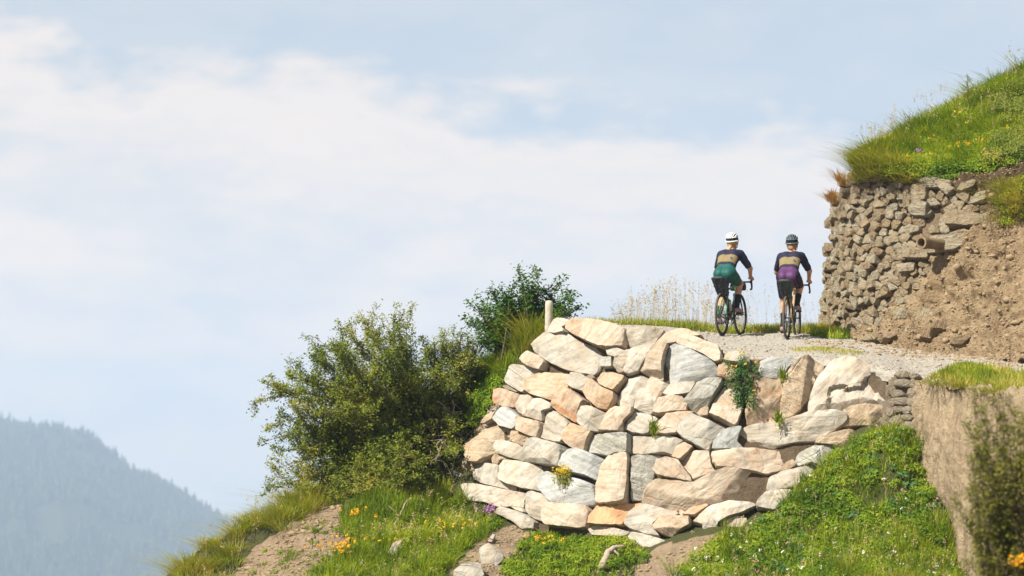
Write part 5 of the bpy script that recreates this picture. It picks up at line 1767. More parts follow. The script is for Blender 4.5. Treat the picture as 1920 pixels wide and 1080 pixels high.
# --- big shrub on the left
tips = tip_list([(500, 748), (498, 800), (510, 845), (520, 880), (515, 905), (540, 925), (520, 780), (500, 720), (540, 705), (560, 690), (585, 668), (600, 640), (625, 650), (640, 615), (660, 640), (690, 598), (705, 640), (735, 600), (765, 590),
                 (740, 650), (770, 640), (800, 650), (785, 690), (820, 690), (850, 720), (545, 760), (570, 800), (560, 850), (580, 890), (600, 740), (620, 790), (640, 720), (660, 840), (680, 760), (700, 700), (730, 760),
                 (610, 920), (650, 915), (690, 925), (720, 860), (780, 770), (830, 760), (640, 880), (590, 840), (530, 820), (760, 830), (560, 905), (800, 830), (745, 905), (790, 900), (830, 870), (700, 890), (730, 940), (780, 930), (820, 905), (850, 800), (850, 850), (670, 930), (760, 880)], 35.4, 0.85, 3, 2)
pq = proj(tips)
tips = at(pq[:, 0], pq[:, 1], tips[:, 1] + 0.35 + np.clip((pq[:, 0] - 560) / 300, 0, 1) * 1.0)
tips = tips[pq[:, 0] < 862]
tips = np.concatenate([tips, tip_list([(640, 900), (670, 925), (700, 900), (730, 930), (760, 905), (690, 945), (780, 925), (740, 880), (620, 925), (720, 905), (655, 880)], 35.15, 0.3, 5, 2)])
bush('big_shrub', hill_at(790, 890) + np.array([0, 0.9, 0.2]), tips, 'large bushy olive green shrub spreading over the slope left of the boulders', M['shrub'], M['bark'], 5, twigs=18, per=58, L=0.044, twig_len=0.46, start=0.25, wob=0.10, r0=0.018, spread=0.12, fill=26000)
# --- yellow-green bush behind it
tips = tip_list([(815, 640), (835, 622), (850, 615), (868, 622), (885, 640), (895, 660), (880, 675), (840, 650), (860, 640), (820, 670), (850, 680), (875, 650), (800, 660), (895, 690)], 36.8, 0.35, 8, 2)
bush('yellowing_bush', hill_at(845, 770), tips, 'light yellow green bush growing behind the large olive shrub', M['shrub_y'], M['bark'], 9, twigs=10, per=22, L=0.042, twig_len=0.28, start=0.45, wob=0.06, r0=0.014)
# --- dark glossy bush by the post
tips = tip_list([(972, 508), (1000, 520), (1006, 512), (940, 538), (950, 560), (920, 545), (905, 565), (885, 575), (872, 604), (895, 612), (900, 640), (925, 600), (960, 545), (985, 545), (1020, 545), (1035, 560), (1052, 527), (1062, 545), (1078, 560), (1086, 578),
                 (1070, 590), (1050, 580), (1000, 570), (975, 590), (940, 620), (920, 650), (960, 630), (990, 620), (1010, 590), (910, 620), (935, 580), (1040, 600)], 37.3, 0.45, 12, 1)
bush('glossy_bush', hill_at(965, 668) + np.array([0, 0.35, 0]), tips, 'dark glossy leaved bush beside the wooden post', M['holly'], M['bark'], 13, twigs=11, per=24, L=0.062, twig_len=0.22, start=0.30, wob=0.05, sag=0.12, r0=0.016, up=0.9, width=0.55, fill=1800)

# --- wooden post
mb = MB()
pb = at(1028, 640, 36.35); ptop = at(1029.5, 566, 36.30)
t = np.linspace(0, 1, 12)[:, None]
pts = pb + (ptop - pb) * t
rr = np.full(12, 0.057) + 0.003 * np.sin(np.arange(12) * 2.1)
pts = np.concatenate([pts, ptop[None] + [[0, 0, 0.012]], ptop[None] + [[0, 0, 0.02]]])
mb.tube(pts, np.concatenate([rr, [0.045, 0.02]]), 18)
m, N = new_mat('grey_wood')
tcn = N.n('ShaderNodeTexCoord'); p = tcn.outputs['Object']
n1 = N.noise(N.vec('MULTIPLY', p, (14, 14, 1.2)), 4.0, 5, 0.6)
n2 = N.noise(p, 12, 4)
base_ = N.mix(n1, (0.30, 0.26, 0.19), (0.60, 0.55, 0.44))
base_ = N.mix(N.ramp(n2, [(0.55, 0), (0.7, 0.6)]), base_, (0.38, 0.33, 0.14))
finish(N, base_, 0.9, n1, 0.6, 0.01, 0.1)
tag(mb.build('wooden_post', m, loc=pb), 'weathered round wooden post standing at the left end of the boulder wall', 'post')

# --- blurred broom bush close to the camera on the right
tips = tip_list([(1812, 800), (1826, 760), (1835, 830), (1822, 870), (1850, 790), (1868, 760), (1880, 800), (1900, 750), (1915, 780), (1935, 740), (1818, 930), (1840, 900), (1830, 980), (1860, 940), (1880, 870), (1905, 850), (1925, 830), (1850, 1010), (1870, 1040), (1890, 960), (1915, 930),
                 (1940, 880), (1960, 800), (1985, 780), (2010, 820), (2040, 860), (1990, 900), (2020, 950), (1960, 960), (1900, 1060), (1840, 1070), (1880, 1000), (1930, 1020)], 21.0, 0.45, 17, 2)
bush('broom_bush', (4.55, 21.0, float(hill_z(np.array([[4.55, 21.0]]))[0])), tips, 'out of focus olive bush in the foreground at the right edge', M['broom'], M['bark'], 19, twigs=14, per=34, L=0.036, twig_len=0.26, start=0.30, wob=0.05, r0=0.014, up=0.9, width=0.45, spread=0.2, fill=9000)

# ------------------------------------------------------------------ grasses
POLY_LOW_R = [(1270, 1080), (1300, 1045), (1350, 1015), (1400, 1000), (1440, 975), (1480, 940), (1530, 895), (1580, 850), (1630, 818), (1715, 812), (1735, 880), (1760, 930), (1778, 1000), (1800, 1120), (1500, 1140), (1260, 1120)]
POLY_MID = [(940, 1080), (960, 1040), (1000, 1000), (1040, 1000), (1130, 1015), (1190, 1020), (1215, 1050), (1180, 1080), (1150, 1130), (950, 1130)]
POLY_LOW_L = [(760, 1000), (790, 960), (850, 935), (885, 945), (935, 965), (945, 985), (920, 1000), (860, 1040), (830, 1080), (820, 1130), (540, 1130), (600, 1060), (650, 1030), (700, 1010)]
POLY_SHADE = [(640, 960), (700, 930), (790, 925), (850, 905), (845, 940), (780, 970), (740, 1010), (660, 1020), (640, 1000)]
POLY_RIDGE = [(300, 1110), (380, 1030), (460, 990), (520, 950), (560, 925), (640, 915), (660, 940), (600, 950), (560, 975), (520, 1000), (470, 1030), (450, 1080), (430, 1130), (300, 1140)]
POLY_LEFTEDGE = [(880, 700), (920, 680), (960, 655), (1000, 615), (1028, 612), (1025, 632), (990, 668), (962, 690), (945, 715), (925, 745), (900, 770), (870, 760), (860, 730)]

rg = np.random.default_rng(3)
P = hill_pts(12000, POLY_LOW_R, 101)
tag(blade_obj('meadow_grass', P, rg.uniform(0.05, 0.17, len(P)), 0.012, M['grass'], 0.9, 102, droop=0.7), 'bright green grass on the slope below the boulder wall', 'grass', kind='stuff')
P = hill_pts(800, POLY_LOW_R, 103)
P = P[fbm(P, 0.9, 3, 91) > -0.22]
P[:, 2] += 0.03
clumps(P, rg.uniform(0.06, 0.20, len(P)), 110, 0.046, M['cover'], 'leafy_ground_cover', 104, 'leafy green ground cover among the grass below the boulder wall', width=0.32)
tufts(hill_pts(170, POLY_LOW_R, 105), 46, 0.045, 0.14, 0.36, 0.010, M['grass'], 'grass_tufts', 106, 0.7, 0.8, 'grass tufts on the slope below the boulder wall')
tufts(hill_pts(40, [(1600, 1000), (1700, 1000), (1790, 1080), (1700, 1120), (1560, 1120)], 107), 46, 0.05, 0.18, 0.38, 0.009, M['grass_y'], 'dry_grass_tufts', 108, 0.7, 0.8, 'yellowing grass tufts at the foot of the concrete wall')

P = hill_pts(3200, POLY_MID, 111)
tag(blade_obj('meadow_grass', P, rg.uniform(0.05, 0.16, len(P)), 0.012, M['grass'], 0.9, 112, droop=0.7), 'bright green grass under the middle of the boulder wall', 'grass', kind='stuff')
P = hill_pts(210, POLY_MID, 113)
P[:, 2] += 0.03
clumps(P, rg.uniform(0.05, 0.15, len(P)), 85, 0.046, M['cover'], 'leafy_ground_cover', 114, 'leafy green plants under the middle of the boulder wall', width=0.32)

P = hill_pts(8500, POLY_LOW_L, 121)
tag(blade_obj('meadow_grass', P, rg.uniform(0.06, 0.20, len(P)), 0.011, M['grass'], 0.9, 122, droop=0.8), 'green grass with flowers left of the boulder wall foot', 'grass', kind='stuff')
P = hill_pts(260, POLY_LOW_L, 123)
P[:, 2] += 0.03
clumps(P, rg.uniform(0.05, 0.14, len(P)), 75, 0.032, M['cover'], 'leafy_ground_cover', 124, 'leafy green plants in the flowery grass on the lower left slope')
tufts(hill_pts(70, POLY_LOW_L, 125), 60, 0.05, 0.2, 0.42, 0.009, M['grass'], 'grass_tufts', 126, 0.9, 0.9, 'long grass tufts on the lower left slope')
P = hill_pts(6000, POLY_SHADE, 127)
tag(blade_obj('shaded_grass', P, rg.uniform(0.08, 0.26, len(P)), 0.010, M['grass'], 0.7, 128), 'dark grass in the shade of the large shrub', 'grass', kind='stuff')
P = hill_pts(150, POLY_SHADE, 129)
clumps(P, rg.uniform(0.06, 0.18, len(P)), 80, 0.036, M['shrub'], 'shade_plants', 130, 'dark leafy plants in the shade of the large shrub')

tufts(hill_pts(105, POLY_RIDGE, 131), 110, 0.07, 0.13, 0.33, 0.0095, M['grass_y'], 'ridge_grass', 132, 1.0, 1.0, 'yellow green grass hanging over the ridge on the lower left', bias=(-0.5, -0.1, 0))
tufts(hill_pts(55, POLY_RIDGE, 133), 90, 0.06, 0.12, 0.27, 0.009, M['grass'], 'ridge_grass', 134, 0.9, 0.9, 'fresh green tufts on the ridge at the lower left', bias=(-0.4, -0.1, 0))
tufts(hill_pts(26, [(430, 1080), (480, 1040), (560, 1000), (640, 960), (660, 1000), (600, 1060), (540, 1130), (430, 1130)], 135), 46, 0.04, 0.08, 0.20, 0.010, M['grass'], 'grass_tufts', 136, 0.9, 0.8, 'scattered small tufts on the bare earth of the lower left slope')
P = hill_pts(30, [(430, 1080), (480, 1040), (560, 1000), (640, 960), (680, 1000), (600, 1060), (540, 1130), (430, 1130)], 137)
clumps(P, rg.uniform(0.04, 0.10, len(P)), 80, 0.026, M['cover'], 'cushion_plants', 138, 'small green cushion plants on the bare earth of the lower left slope')

P = hill_pts(5500, POLY_LEFTEDGE, 141)
tag(blade_obj('edge_grass', P, rg.uniform(0.06, 0.22, len(P)), 0.010, M['grass'], 0.8, 142, droop=0.8), 'grass along the left edge of the boulder wall', 'grass', kind='stuff')
tufts(hill_pts(34, POLY_LEFTEDGE, 143), 70, 0.05, 0.16, 0.38, 0.009, M['grass'], 'edge_tufts', 144, 0.9, 0.9, 'long grass tufts below the wooden post', bias=(-0.4, -0.2, 0))
tufts(hill_pts(20, [(980, 612), (1026, 605), (1026, 640), (985, 668), (965, 660)], 145), 80, 0.06, 0.2, 0.45, 0.009, M['grass_y'], 'edge_tufts', 146, 0.9, 0.9, 'pale grass tuft between the glossy bush and the wooden post', bias=(-0.3, -0.2, 0))
P = hill_pts(110, [(870, 800), (880, 740), (930, 700), (970, 690), (940, 730), (920, 760), (900, 800)], 147)
clumps(P, rg.uniform(0.05, 0.13, len(P)), 70, 0.036, M['cover'], 'leafy_ground_cover', 148, 'leafy plants on the slope at the upper left edge of the wall')

# verge behind the riders
RNn = RN
VERGE = [(1120, 625), (1120, 606), (1200, 611), (1300, 617), (1420, 620), (1545, 622), (1545, 600), (1120, 596)]
P, _ = grid_pts(RG, RNn, 9000, 151, None, v=(0.61, 0.78), u=(0.05, 0.46))
P = P[fbm(P, 1.3, 3, 88) > -0.25]
tag(blade_obj('verge_grass', P, rg.uniform(0.04, 0.17, len(P)) * (1 + 0.6 * fbm(P, 1.1, 2, 89)), 0.010, M['grass_y'], 0.8, 152), 'green grass verge along the far side of the gravel road', 'grass', kind='stuff')
P, _ = grid_pts(RG, RNn, 230, 153, None, v=(0.62, 0.75), u=(0.10, 0.46))
clumps(P, rg.uniform(0.05, 0.19, len(P)), 60, 0.034, M['cover'], 'verge_plants', 154, 'low leafy plants on the far verge behind the riders')


def stalks(name, P, H, label, seed, mat, head=0.12, lean=0.25):
    rg = np.random.default_rng(seed)
    V1, F4, F3 = blades(P, H, 0.0045, lean, seed, droop=0.5)
    tipp = V1.reshape(-1, 7, 3)[:, 6]
    k = 10
    q = np.repeat(tipp[:, None], k, 1) + rg.normal(0, 1, (len(P), k, 3)) * np.array([0.012, 0.012, head * 0.5])
    q[..., 2] -= head * 0.3
    V2, F2 = leaves(q.reshape(-1, 3), np.tile(np.array([0.3, -0.8, 0.2]), (len(P) * k, 1)), 0.026, 0.45, seed + 1)
    o = link(name, mesh_np(name, np.concatenate([V1, V2]), [np.concatenate([F4, F2 + len(V1)]), F3], mat))
    return tag(o, label, 'grass', kind='stuff')


P, _ = grid_pts(RG, RNn, 380, 155, None, v=(0.64, 0.76), u=(0.11, 0.31))
hh = rg.uniform(0.25, 0.85, len(P)) * np.interp(proj(P)[:, 0], [1150, 1180, 1260, 1330, 1345], [0.4, 0.7, 1.0, 0.95, 0.5])
stalks('tall_dry_grass', P, hh, 'tall pale seeding grass left of the cyclist in teal shorts', 156, M['straw'])
P, _ = grid_pts(RG, RNn, 70, 157, None, v=(0.64, 0.76), u=(0.31, 0.47))
stalks('tall_dry_grass', P, rg.uniform(0.2, 0.75, len(P)), 'thin seeding grass between the cyclists and the dry stone wall', 158, M['straw'])
P = hill_pts(210, POLY_LOW_R, 191)
stalks('dry_stalks', P, rg.uniform(0.15, 0.42, len(P)), 'thin dry stalks standing in the grass below the boulder wall', 192, M['straw'], 0.05, 0.6)
P = hill_pts(150, POLY_LOW_L, 193)
stalks('dry_stalks', P, rg.uniform(0.15, 0.40, len(P)), 'thin dry stalks standing in the flowery grass on the lower left', 194, M['straw'], 0.05, 0.6)
P = hill_pts(110, POLY_RIDGE, 195)
stalks('dry_stalks', P, rg.uniform(0.2, 0.5, len(P)), 'thin dry stalks leaning over the ridge at the lower left', 196, M['straw'], 0.05, 0.7)
P = hill_pts(150, POLY_LOW_R, 197); P[:, 2] += 0.03
clumps(P, rg.uniform(0.05, 0.13, len(P)), 70, 0.05, M['weed'], 'broad_weeds', 198, 'broad leaved darker weeds in the grass below the boulder wall', width=0.7)
# patch of grass and flowers at the foot of the dry stone wall, grass on top of the concrete wall
P, _ = grid_pts(RG, RNn, 2600, 161, [(1505, 612), (1560, 615), (1605, 622), (1600, 634), (1570, 637), (1520, 630)], v=(0.4, 0.75), u=(0.3, 0.7))
tag(blade_obj('foot_grass', P, rg.uniform(0.05, 0.2, len(P)), 0.010, M['grass'], 0.7, 162), 'grass patch at the foot of the dry stone wall', 'grass', kind='stuff')
P, _ = grid_pts(RG, RNn, 55, 163, [(1505, 612), (1560, 615), (1605, 622), (1600, 634), (1570, 637), (1520, 630)], v=(0.4, 0.75), u=(0.3, 0.7))
clumps(P, rg.uniform(0.05, 0.13, len(P)), 60, 0.034, M['cover'], 'foot_plants', 164, 'leafy plants at the foot of the dry stone wall')
TOPC = [(1735, 716), (1770, 700), (1800, 686), (1850, 692), (1930, 702), (1990, 720), (1990, 760), (1930, 748), (1850, 732), (1800, 722)]
P, _ = grid_pts(RG, RNn, 6500, 165, TOPC, v=(0.0, 0.5), u=(0.6, 1))
tag(blade_obj('roadside_grass', P, rg.uniform(0.04, 0.14, len(P)), 0.010, M['grass_y'], 0.9, 166), 'short yellow green grass along the top of the concrete wall', 'grass', kind='stuff')
P = np.concatenate([at(x_, np.interp(x_, [1735, 1745, 1800, 1860, 1925], [716, 717, 724, 733, 746]) - 1, np.interp(x_, [1735, 1745, 1800, 1860, 1925], [33.3, 33.2, 32.15, 31.1, 29.95]) + 0.12)[None] for x_ in rg.choice([1752, 1772, 1790, 1812, 1846, 1868, 1886, 1910, 1921], 40) + rg.normal(0, 6, 40)])
tufts(P, 26, 0.04, 0.07, 0.17, 0.010, M['grass_y'], 'edge_tufts', 203, 1.1, 1.0, 'dry tufts hanging over the top edge of the concrete wall', bias=(-0.4, -0.9, -0.5))
P, _ = grid_pts(RG, RNn, 2500, 167, [(1760, 706), (1800, 690), (1850, 695), (1870, 712), (1830, 722), (1790, 718)], v=(0.0, 0.5), u=(0.6, 1))
tag(blade_obj('roadside_grass', P, rg.uniform(0.05, 0.16, len(P)), 0.011, M['grass'], 0.9, 168), 'fresher green patch in the grass on top of the concrete wall', 'grass', kind='stuff')
P, _ = grid_pts(RG, RNn, 900, 169, [(1480, 655), (1540, 650), (1620, 662), (1610, 668), (1550, 664), (1490, 660)], v=(0.0, 0.6), u=(0.3, 0.8))
tag(blade_obj('track_grass', P, rg.uniform(0.02, 0.06, len(P)), 0.009, M['grass_y'], 0.9, 170), 'thin grass strip in the middle of the gravel road', 'grass', kind='stuff')

# grassy slope above the dry stone wall
P, _ = grid_pts(SG, SN, 26000, 171, None, v=(0.16, 0.66), u=(0, 0.93))
tag(blade_obj('slope_grass', P, rg.uniform(0.08, 0.27, len(P)), 0.011, M['grass'], 0.9, 172, bias=(-0.12, -0.3, 0), droop=0.8), 'long bright green grass on the slope above the dry stone wall', 'grass', kind='stuff')
SXN = grid_normals(SGX)
P, _ = grid_pts(SGX, SXN, 9000, 199, None, v=(0.14, 0.66), u=(0.86, 1.0))
tag(blade_obj('slope_grass', P, rg.uniform(0.12, 0.34, len(P)), 0.016, M['grass'], 0.9, 200, droop=0.8), 'grass of the slope where it goes on past the right edge', 'grass', kind='stuff')
P, _ = grid_pts(SG, SN, 85, 173, None, v=(0.25, 0.62), u=(0.0, 0.93))
tufts(P, 100, 0.07, 0.14, 0.36, 0.010, M['grass'], 'slope_tufts', 174, 0.9, 0.8, 'long tufts standing along the crest of the grassy slope', bias=(-0.35, -0.2, 0))
P, _ = grid_pts(SG, SN, 50, 175, None, v=(0.16, 0.5), u=(0.03, 0.32))
tufts(P, 90, 0.07, 0.13, 0.33, 0.010, M['grass_y'], 'slope_tufts', 176, 1.0, 0.9, 'straw tinted tufts over the left end of the dry stone wall', bias=(-0.3, -0.3, 0))
P, _ = grid_pts(SG, SN, 300, 177, None, v=(0.10, 0.36), u=(0.25, 0.95))
clumps(P, rg.uniform(0.10, 0.24, len(P)), 130, 0.036, M['cover'], 'lip_shrubs', 178, 'low dense green shrubs along the lip above the earth bank', 'shrub')
P, _ = grid_pts(SG, SN, 240, 187, None, v=(0.2, 0.62), u=(0.1, 0.95))
P[:, 2] += 0.05
clumps(P, rg.uniform(0.06, 0.18, len(P)), 90, 0.034, M['cover'], 'slope_herbs', 188, 'leafy herbs among the long grass of the slope above the wall')
P, _ = grid_pts(SG, SN, 46, 189, None, v=(0.06, 0.22), u=(0.0, 0.45))
tufts(P, 50, 0.05, 0.06, 0.18, 0.010, M['grass_y'], 'lip_grass', 190, 1.1, 1.0, 'short dry grass hanging over the top of the dry stone wall', bias=(-0.2, -0.9, -0.4))
P, _ = grid_pts(SG, SN, 110, 179, None, v=(0.12, 0.5), u=(0.70, 0.95))
P[:, 2] += 0.12
clumps(P, rg.uniform(0.18, 0.34, len(P)), 190, 0.036, M['shrub'], 'dark_shrubs', 180, 'dark green low shrubs on the slope at the right edge', 'shrub')
P, _ = grid_pts(SG, SN, 160, 181, None, v=(0.3, 0.62), u=(0.0, 0.9))
stalks('slope_seed_grass', P, rg.uniform(0.25, 0.65, len(P)), 'thin seed heads rising over the crest of the grassy slope', 182, M['straw'], 0.07, 0.5)
# overgrown patch on the bank at the right edge
P, Nb = grid_pts(BG, BN, 34, 183, [(1862, 380), (1880, 350), (1925, 335), (1960, 340), (1960, 400), (1925, 410), (1880, 425)])
clumps(P, rg.uniform(0.08, 0.2, len(P)), 110, 0.036, M['cover'], 'bank_plants', 184, 'green plants hanging on the earth bank at the right edge')
P, Nb = grid_pts(BG, BN, 40, 185, [(1862, 390), (1880, 340), (1925, 330), (1960, 340), (1960, 420), (1925, 420), (1880, 430)])
tufts(P, 60, 0.06, 0.14, 0.32, 0.009, M['grass_y'], 'bank_tufts', 186, 1.0, 1.0, 'dry grass hanging on the earth bank at the right edge', bias=(-0.3, -0.5, -0.5))
# withered tufts on the shoulder of the dry stone wall
for (x, y, Y, lab) in ((1560, 372, 40.7, 'withered orange grass tuft on the left shoulder of the dry stone wall'), (1580, 342, 40.5, 'withered orange grass tuft just below the top of the dry stone wall')):
    c = at(x, y, Y)[None] + np.random.default_rng(int(x)).normal(0, 0.04, (5, 3))
    o = tufts(c, 60, 0.03, 0.10, 0.22, 0.008, M['deadorange'], 'withered_tuft', int(x), 0.9, 0.9, lab, bias=(-0.6, -0.2, 0))
    del o['kind']

# ------------------------------------------------------------------ flowers
def flower_heads(P, r, seed, k=7):
    rg = np.random.default_rng(seed)
    q = np.repeat(P[:, None], k, 1) + rg.normal(0, r * 0.45, (len(P), k, 3))
    return leaves(q.reshape(-1, 3), np.tile(np.array([-0.2, -0.6, 0.6]), (len(P) * k, 1)), r, 0.85, seed)


def flower_patch(name, base, n, spread, h, r, petal, stemmat, label, seed, bias=(0, 0, 0), leafy=0, cat='flowers', leafL=0.04):
    rg = np.random.default_rng(seed)
    base = np.asarray(base, float)
    E = empty(name, base, label, cat)
    P = base + np.concatenate([rg.normal(0, 1, (n, 2)) * spread[:2], rg.normal(0, 1, (n, 1)) * spread[2]], 1)
    H = rg.uniform(0.55, 1.1, n) * h
    V, F4, F3 = blades(P, H, 0.006, 0.35, seed, bias)
    tp = V.reshape(-1, 7, 3)[:, 6]
    tag(link('stems', mesh_np('stems', V - base, [F4, F3], stemmat), E, base), kind='stuff')
    V, F = flower_heads(tp, r, seed + 1)
    tag(link('blossoms', mesh_np('blossoms', V - base, [F], petal), E, base), kind='stuff')
    if leafy:
        k = rg.integers(0, n, leafy)
        t = rg.uniform(0, 0.9, (leafy, 1))
        q = P[k] * (1 - t) + tp[k] * t + rg.normal(0, 0.025, (leafy, 3))
        V, F = leaves(q, np.tile(np.array([-0.1, -0.6, 0.4]), (leafy, 1)), leafL, 0.35, seed + 2)
        tag(link('leaves', mesh_np('leaves', V - base, [F], stemmat), E, base), kind='stuff')
    return E


flower_patch('flower_clump', hill_at(640, 1050), 44, (0.15, 0.15, 0.03), 0.26, 0.021, M['orange_petal'], M['grass'], 'clump of orange flowers on the lower left slope below the large shrub', 301)
flower_patch('flower_clump', hill_at(678, 985), 14, (0.10, 0.10, 0.03), 0.26, 0.026, M['orange_petal'], M['grass'], 'few orange flowers in the shade under the large shrub', 303)
flower_patch('flower_clump', hill_at(830, 1010), 46, (0.28, 0.26, 0.03), 0.24, 0.019, M['yellow'], M['grass'], 'yellow flowers in the grass just left of the boulder wall foot', 305)
flower_patch('flower_clump', hill_at(700, 1035), 16, (0.3, 0.25, 0.03), 0.24, 0.022, M['yellow'], M['grass'], 'scattered yellow flowers beside the white rock on the lower left slope', 307)
flower_patch('flower_clump', hill_at(930, 975), 22, (0.13, 0.08, 0.02), 0.20, 0.030, M['mauve'], M['grass'], 'mauve flowers under the lowest white boulder at the wall foot', 309)
flower_patch('flower_clump', hill_at(1020, 1035), 12, (0.2, 0.1, 0.02), 0.22, 0.022, M['orange_petal'], M['grass'], 'few orange flowers in the grass under the wall middle', 311)
wl = at(1398, 712, y_wall(1398, 712) - 0.22)
flower_patch('wall_plant', at(1393, 745, y_wall(1393, 745) - 0.16), 22, (0.09, 0.03, 0.12), 0.50, 0.020, M['yellow'], M['weed'], 'dark green plant with yellow flowers growing out of the boulder wall top', 313, leafy=1300, cat='plant', leafL=0.05)
flower_patch('wall_plant', at(1056, 908, y_wall(1056, 908) - 0.20), 34, (0.05, 0.02, 0.02), 0.26, 0.020, M['yellow'], M['grass_y'], 'yellow flowering tuft growing above the blue white boulder', 315, bias=(-0.3, -0.2, 0), leafy=260, cat='plant')
flower_patch('flower_clump', at(1906, 1090, 20.6), 8, (0.018, 0.03, 0.05), 0.22, 0.030, M['orange_petal'], M['broom'], 'out of focus orange blossom at the lower right corner', 317)
for (px, py, n, mat, nm, lab, sd) in ((1640, 930, 46, 'white_petal', 'white_flowers', 'small white flowers scattered in the grass below the boulder wall', 321), (1640, 950, 16, 'pink', 'pink_flowers', 'small pink flowers scattered in the grass below the boulder wall', 323)):
    P = hill_pts(n, POLY_LOW_R, sd); P[:, 2] += rg.uniform(0.12, 0.26, n)
    V, F = flower_heads(P, 0.022, sd)
    tag(link(nm, mesh_np(nm, V, [F], M[mat])), lab, 'flowers', kind='stuff')
P, _ = grid_pts(SG, SN, 45, 325, None, v=(0.15, 0.55), u=(0.0, 0.9)); P[:, 2] += rg.uniform(0.15, 0.35, 45)
V, F = flower_heads(P, 0.026, 326)
tag(link('yellow_flowers', mesh_np('yellow_flowers', V, [F], M['yellow'])), 'small yellow flowers scattered over the grassy slope', 'flowers', kind='stuff')
def slope_at(px, py):
    q = proj(SG[10:82].reshape(-1, 3)); i = np.argmin(((q - [px, py]) ** 2).sum(1)); return SG[10:82].reshape(-1, 3)[i]
flower_patch('flower_clump', slope_at(1625, 305), 26, (0.10, 0.06, 0.02), 0.16, 0.028, M['yellow'], M['grass_y'], 'yellow flower cluster over the top left corner of the dry stone wall', 331)
flower_patch('flower_clump', slope_at(1727, 300), 4, (0.02, 0.02, 0.01), 0.18, 0.040, M['mauve'], M['grass'], 'single mauve flower head on the low shrubs above the dry stone wall', 333)
flower_patch('flower_clump', slope_at(1692, 250), 5, (0.14, 0.06, 0.02), 0.34, 0.022, M['maroon'], M['grass_y'], 'dark red flower heads on thin stems against the sky', 335)
flower_patch('flower_clump', slope_at(1830, 285), 18, (0.4, 0.08, 0.02), 0.18, 0.026, M['orange_petal'], M['grass'], 'orange yellow blossoms on the low shrubs at the lip of the bank', 337)
flower_patch('flower_clump', at(1545, 628, 39.3), 14, (0.16, 0.08, 0.01), 0.16, 0.024, M['orange_petal'], M['grass'], 'few orange flowers at the foot of the dry stone wall', 339)
for (x, y, lab, sd) in ((1226, 806, 'bright green fern in the joint of the boulder wall', 341), (1466, 708, 'small green tuft beside the upright tan boulder', 343), (1460, 790, 'mossy green tuft at the foot of the upright tan boulder', 345), (1506, 906, 'little green sprig low in the boulder wall', 347)):
    c = at(x, y, y_wall(x, y) - 0.16)
    P = c + np.random.default_rng(sd).normal(0, 1, (90, 3)) * np.array([0.035, 0.02, 0.05])
    o = blade_obj('wall_fern', P, np.random.default_rng(sd).uniform(0.04, 0.12, 90), 0.014, M['grass'], 0.9, sd, (0.1, -0.7, 0), loc=c)
    tag(o, lab, 'plant')

# young larch on the crest
E = empty('larch_sapling', slope_at(1812, 205), 'spindly young conifer standing on the crest of the grassy slope', 'tree')
b = np.array(E.location); mb = MB(); LP = []
top = at(1813, 137, b[1])
mb.tube(np.stack([b, (b + top) / 2 + [0.01, 0, 0], top]), [0.012, 0.008, 0.003], 6)
r_ = np.random.default_rng(9)
for k in range(16):
    t = 0.25 + 0.7 * k / 16
    p = b + (top - b) * t
    a = r_.uniform(0, 2 * PI)
    e = p + np.array([math.cos(a), math.sin(a), 0.65]) * 0.24 * (1.15 - t)
    mb.tube(np.stack([p, (p + e) / 2 - [0, 0, 0.01], e]), [0.005, 0.004, 0.002], 4)
    LP.append(p + (e - p) * r_.uniform(0.1, 1, (26, 1)) + r_.normal(0, 0.008, (26, 3)))
mb.build('trunk', M['bark'], E)
V, F = leaves(np.concatenate(LP), np.tile(np.array([0, -0.3, 0.6]), (16 * 26, 1)), 0.026, 0.25, 4)
link('crown', mesh_np('crown', V - b, [F], M['grass']), E, b)

# ------------------------------------------------------------------ loose rocks, pebbles, dead wood
def rocks_mesh(P, R, seed, flat=0.6):
    rg = np.random.default_rng(seed)
    n = len(P)
    phi = (1 + 5 ** 0.5) / 2
    ico = unit(np.array([[-1, phi, 0], [1, phi, 0], [-1, -phi, 0], [1, -phi, 0], [0, -1, phi], [0, 1, phi], [0, -1, -phi], [0, 1, -phi], [phi, 0, -1], [phi, 0, 1], [-phi, 0, -1], [-phi, 0, 1]], float))
    IF = np.array([[0, 11, 5], [0, 5, 1], [0, 1, 7], [0, 7, 10], [0, 10, 11], [1, 5, 9], [5, 11, 4], [11, 10, 2], [10, 7, 6], [7, 1, 8], [3, 9, 4], [3, 4, 2], [3, 2, 6], [3, 6, 8], [3, 8, 9], [4, 9, 5], [2, 4, 11], [6, 2, 10], [8, 6, 7], [9, 8, 1]])
    S = rg.uniform(0.6, 1.35, (n, 1, 3)) * np.array([1.2, 1.0, flat])
    V = ico[None] * S * rg.uniform(0.75, 1.2, (n, 12, 1)) * R[:, None, None]
    a = rg.uniform(0, 2 * PI, n); c, s = np.cos(a)[:, None], np.sin(a)[:, None]
    V = np.stack([V[..., 0] * c - V[..., 1] * s, V[..., 0] * s + V[..., 1] * c, V[..., 2]], -1) + P[:, None]
    F = IF[None] + 12 * np.arange(n)[:, None, None]
    return V.reshape(-1, 3), F.reshape(-1, 3)


def rock_stuff(name, P, R, mat, label, seed, flat=0.6, cat='stones'):
    V, F = rocks_mesh(P, R, seed, flat)
    tag(link(name, mesh_np(name, V, [F], mat)), label, cat, kind='stuff')


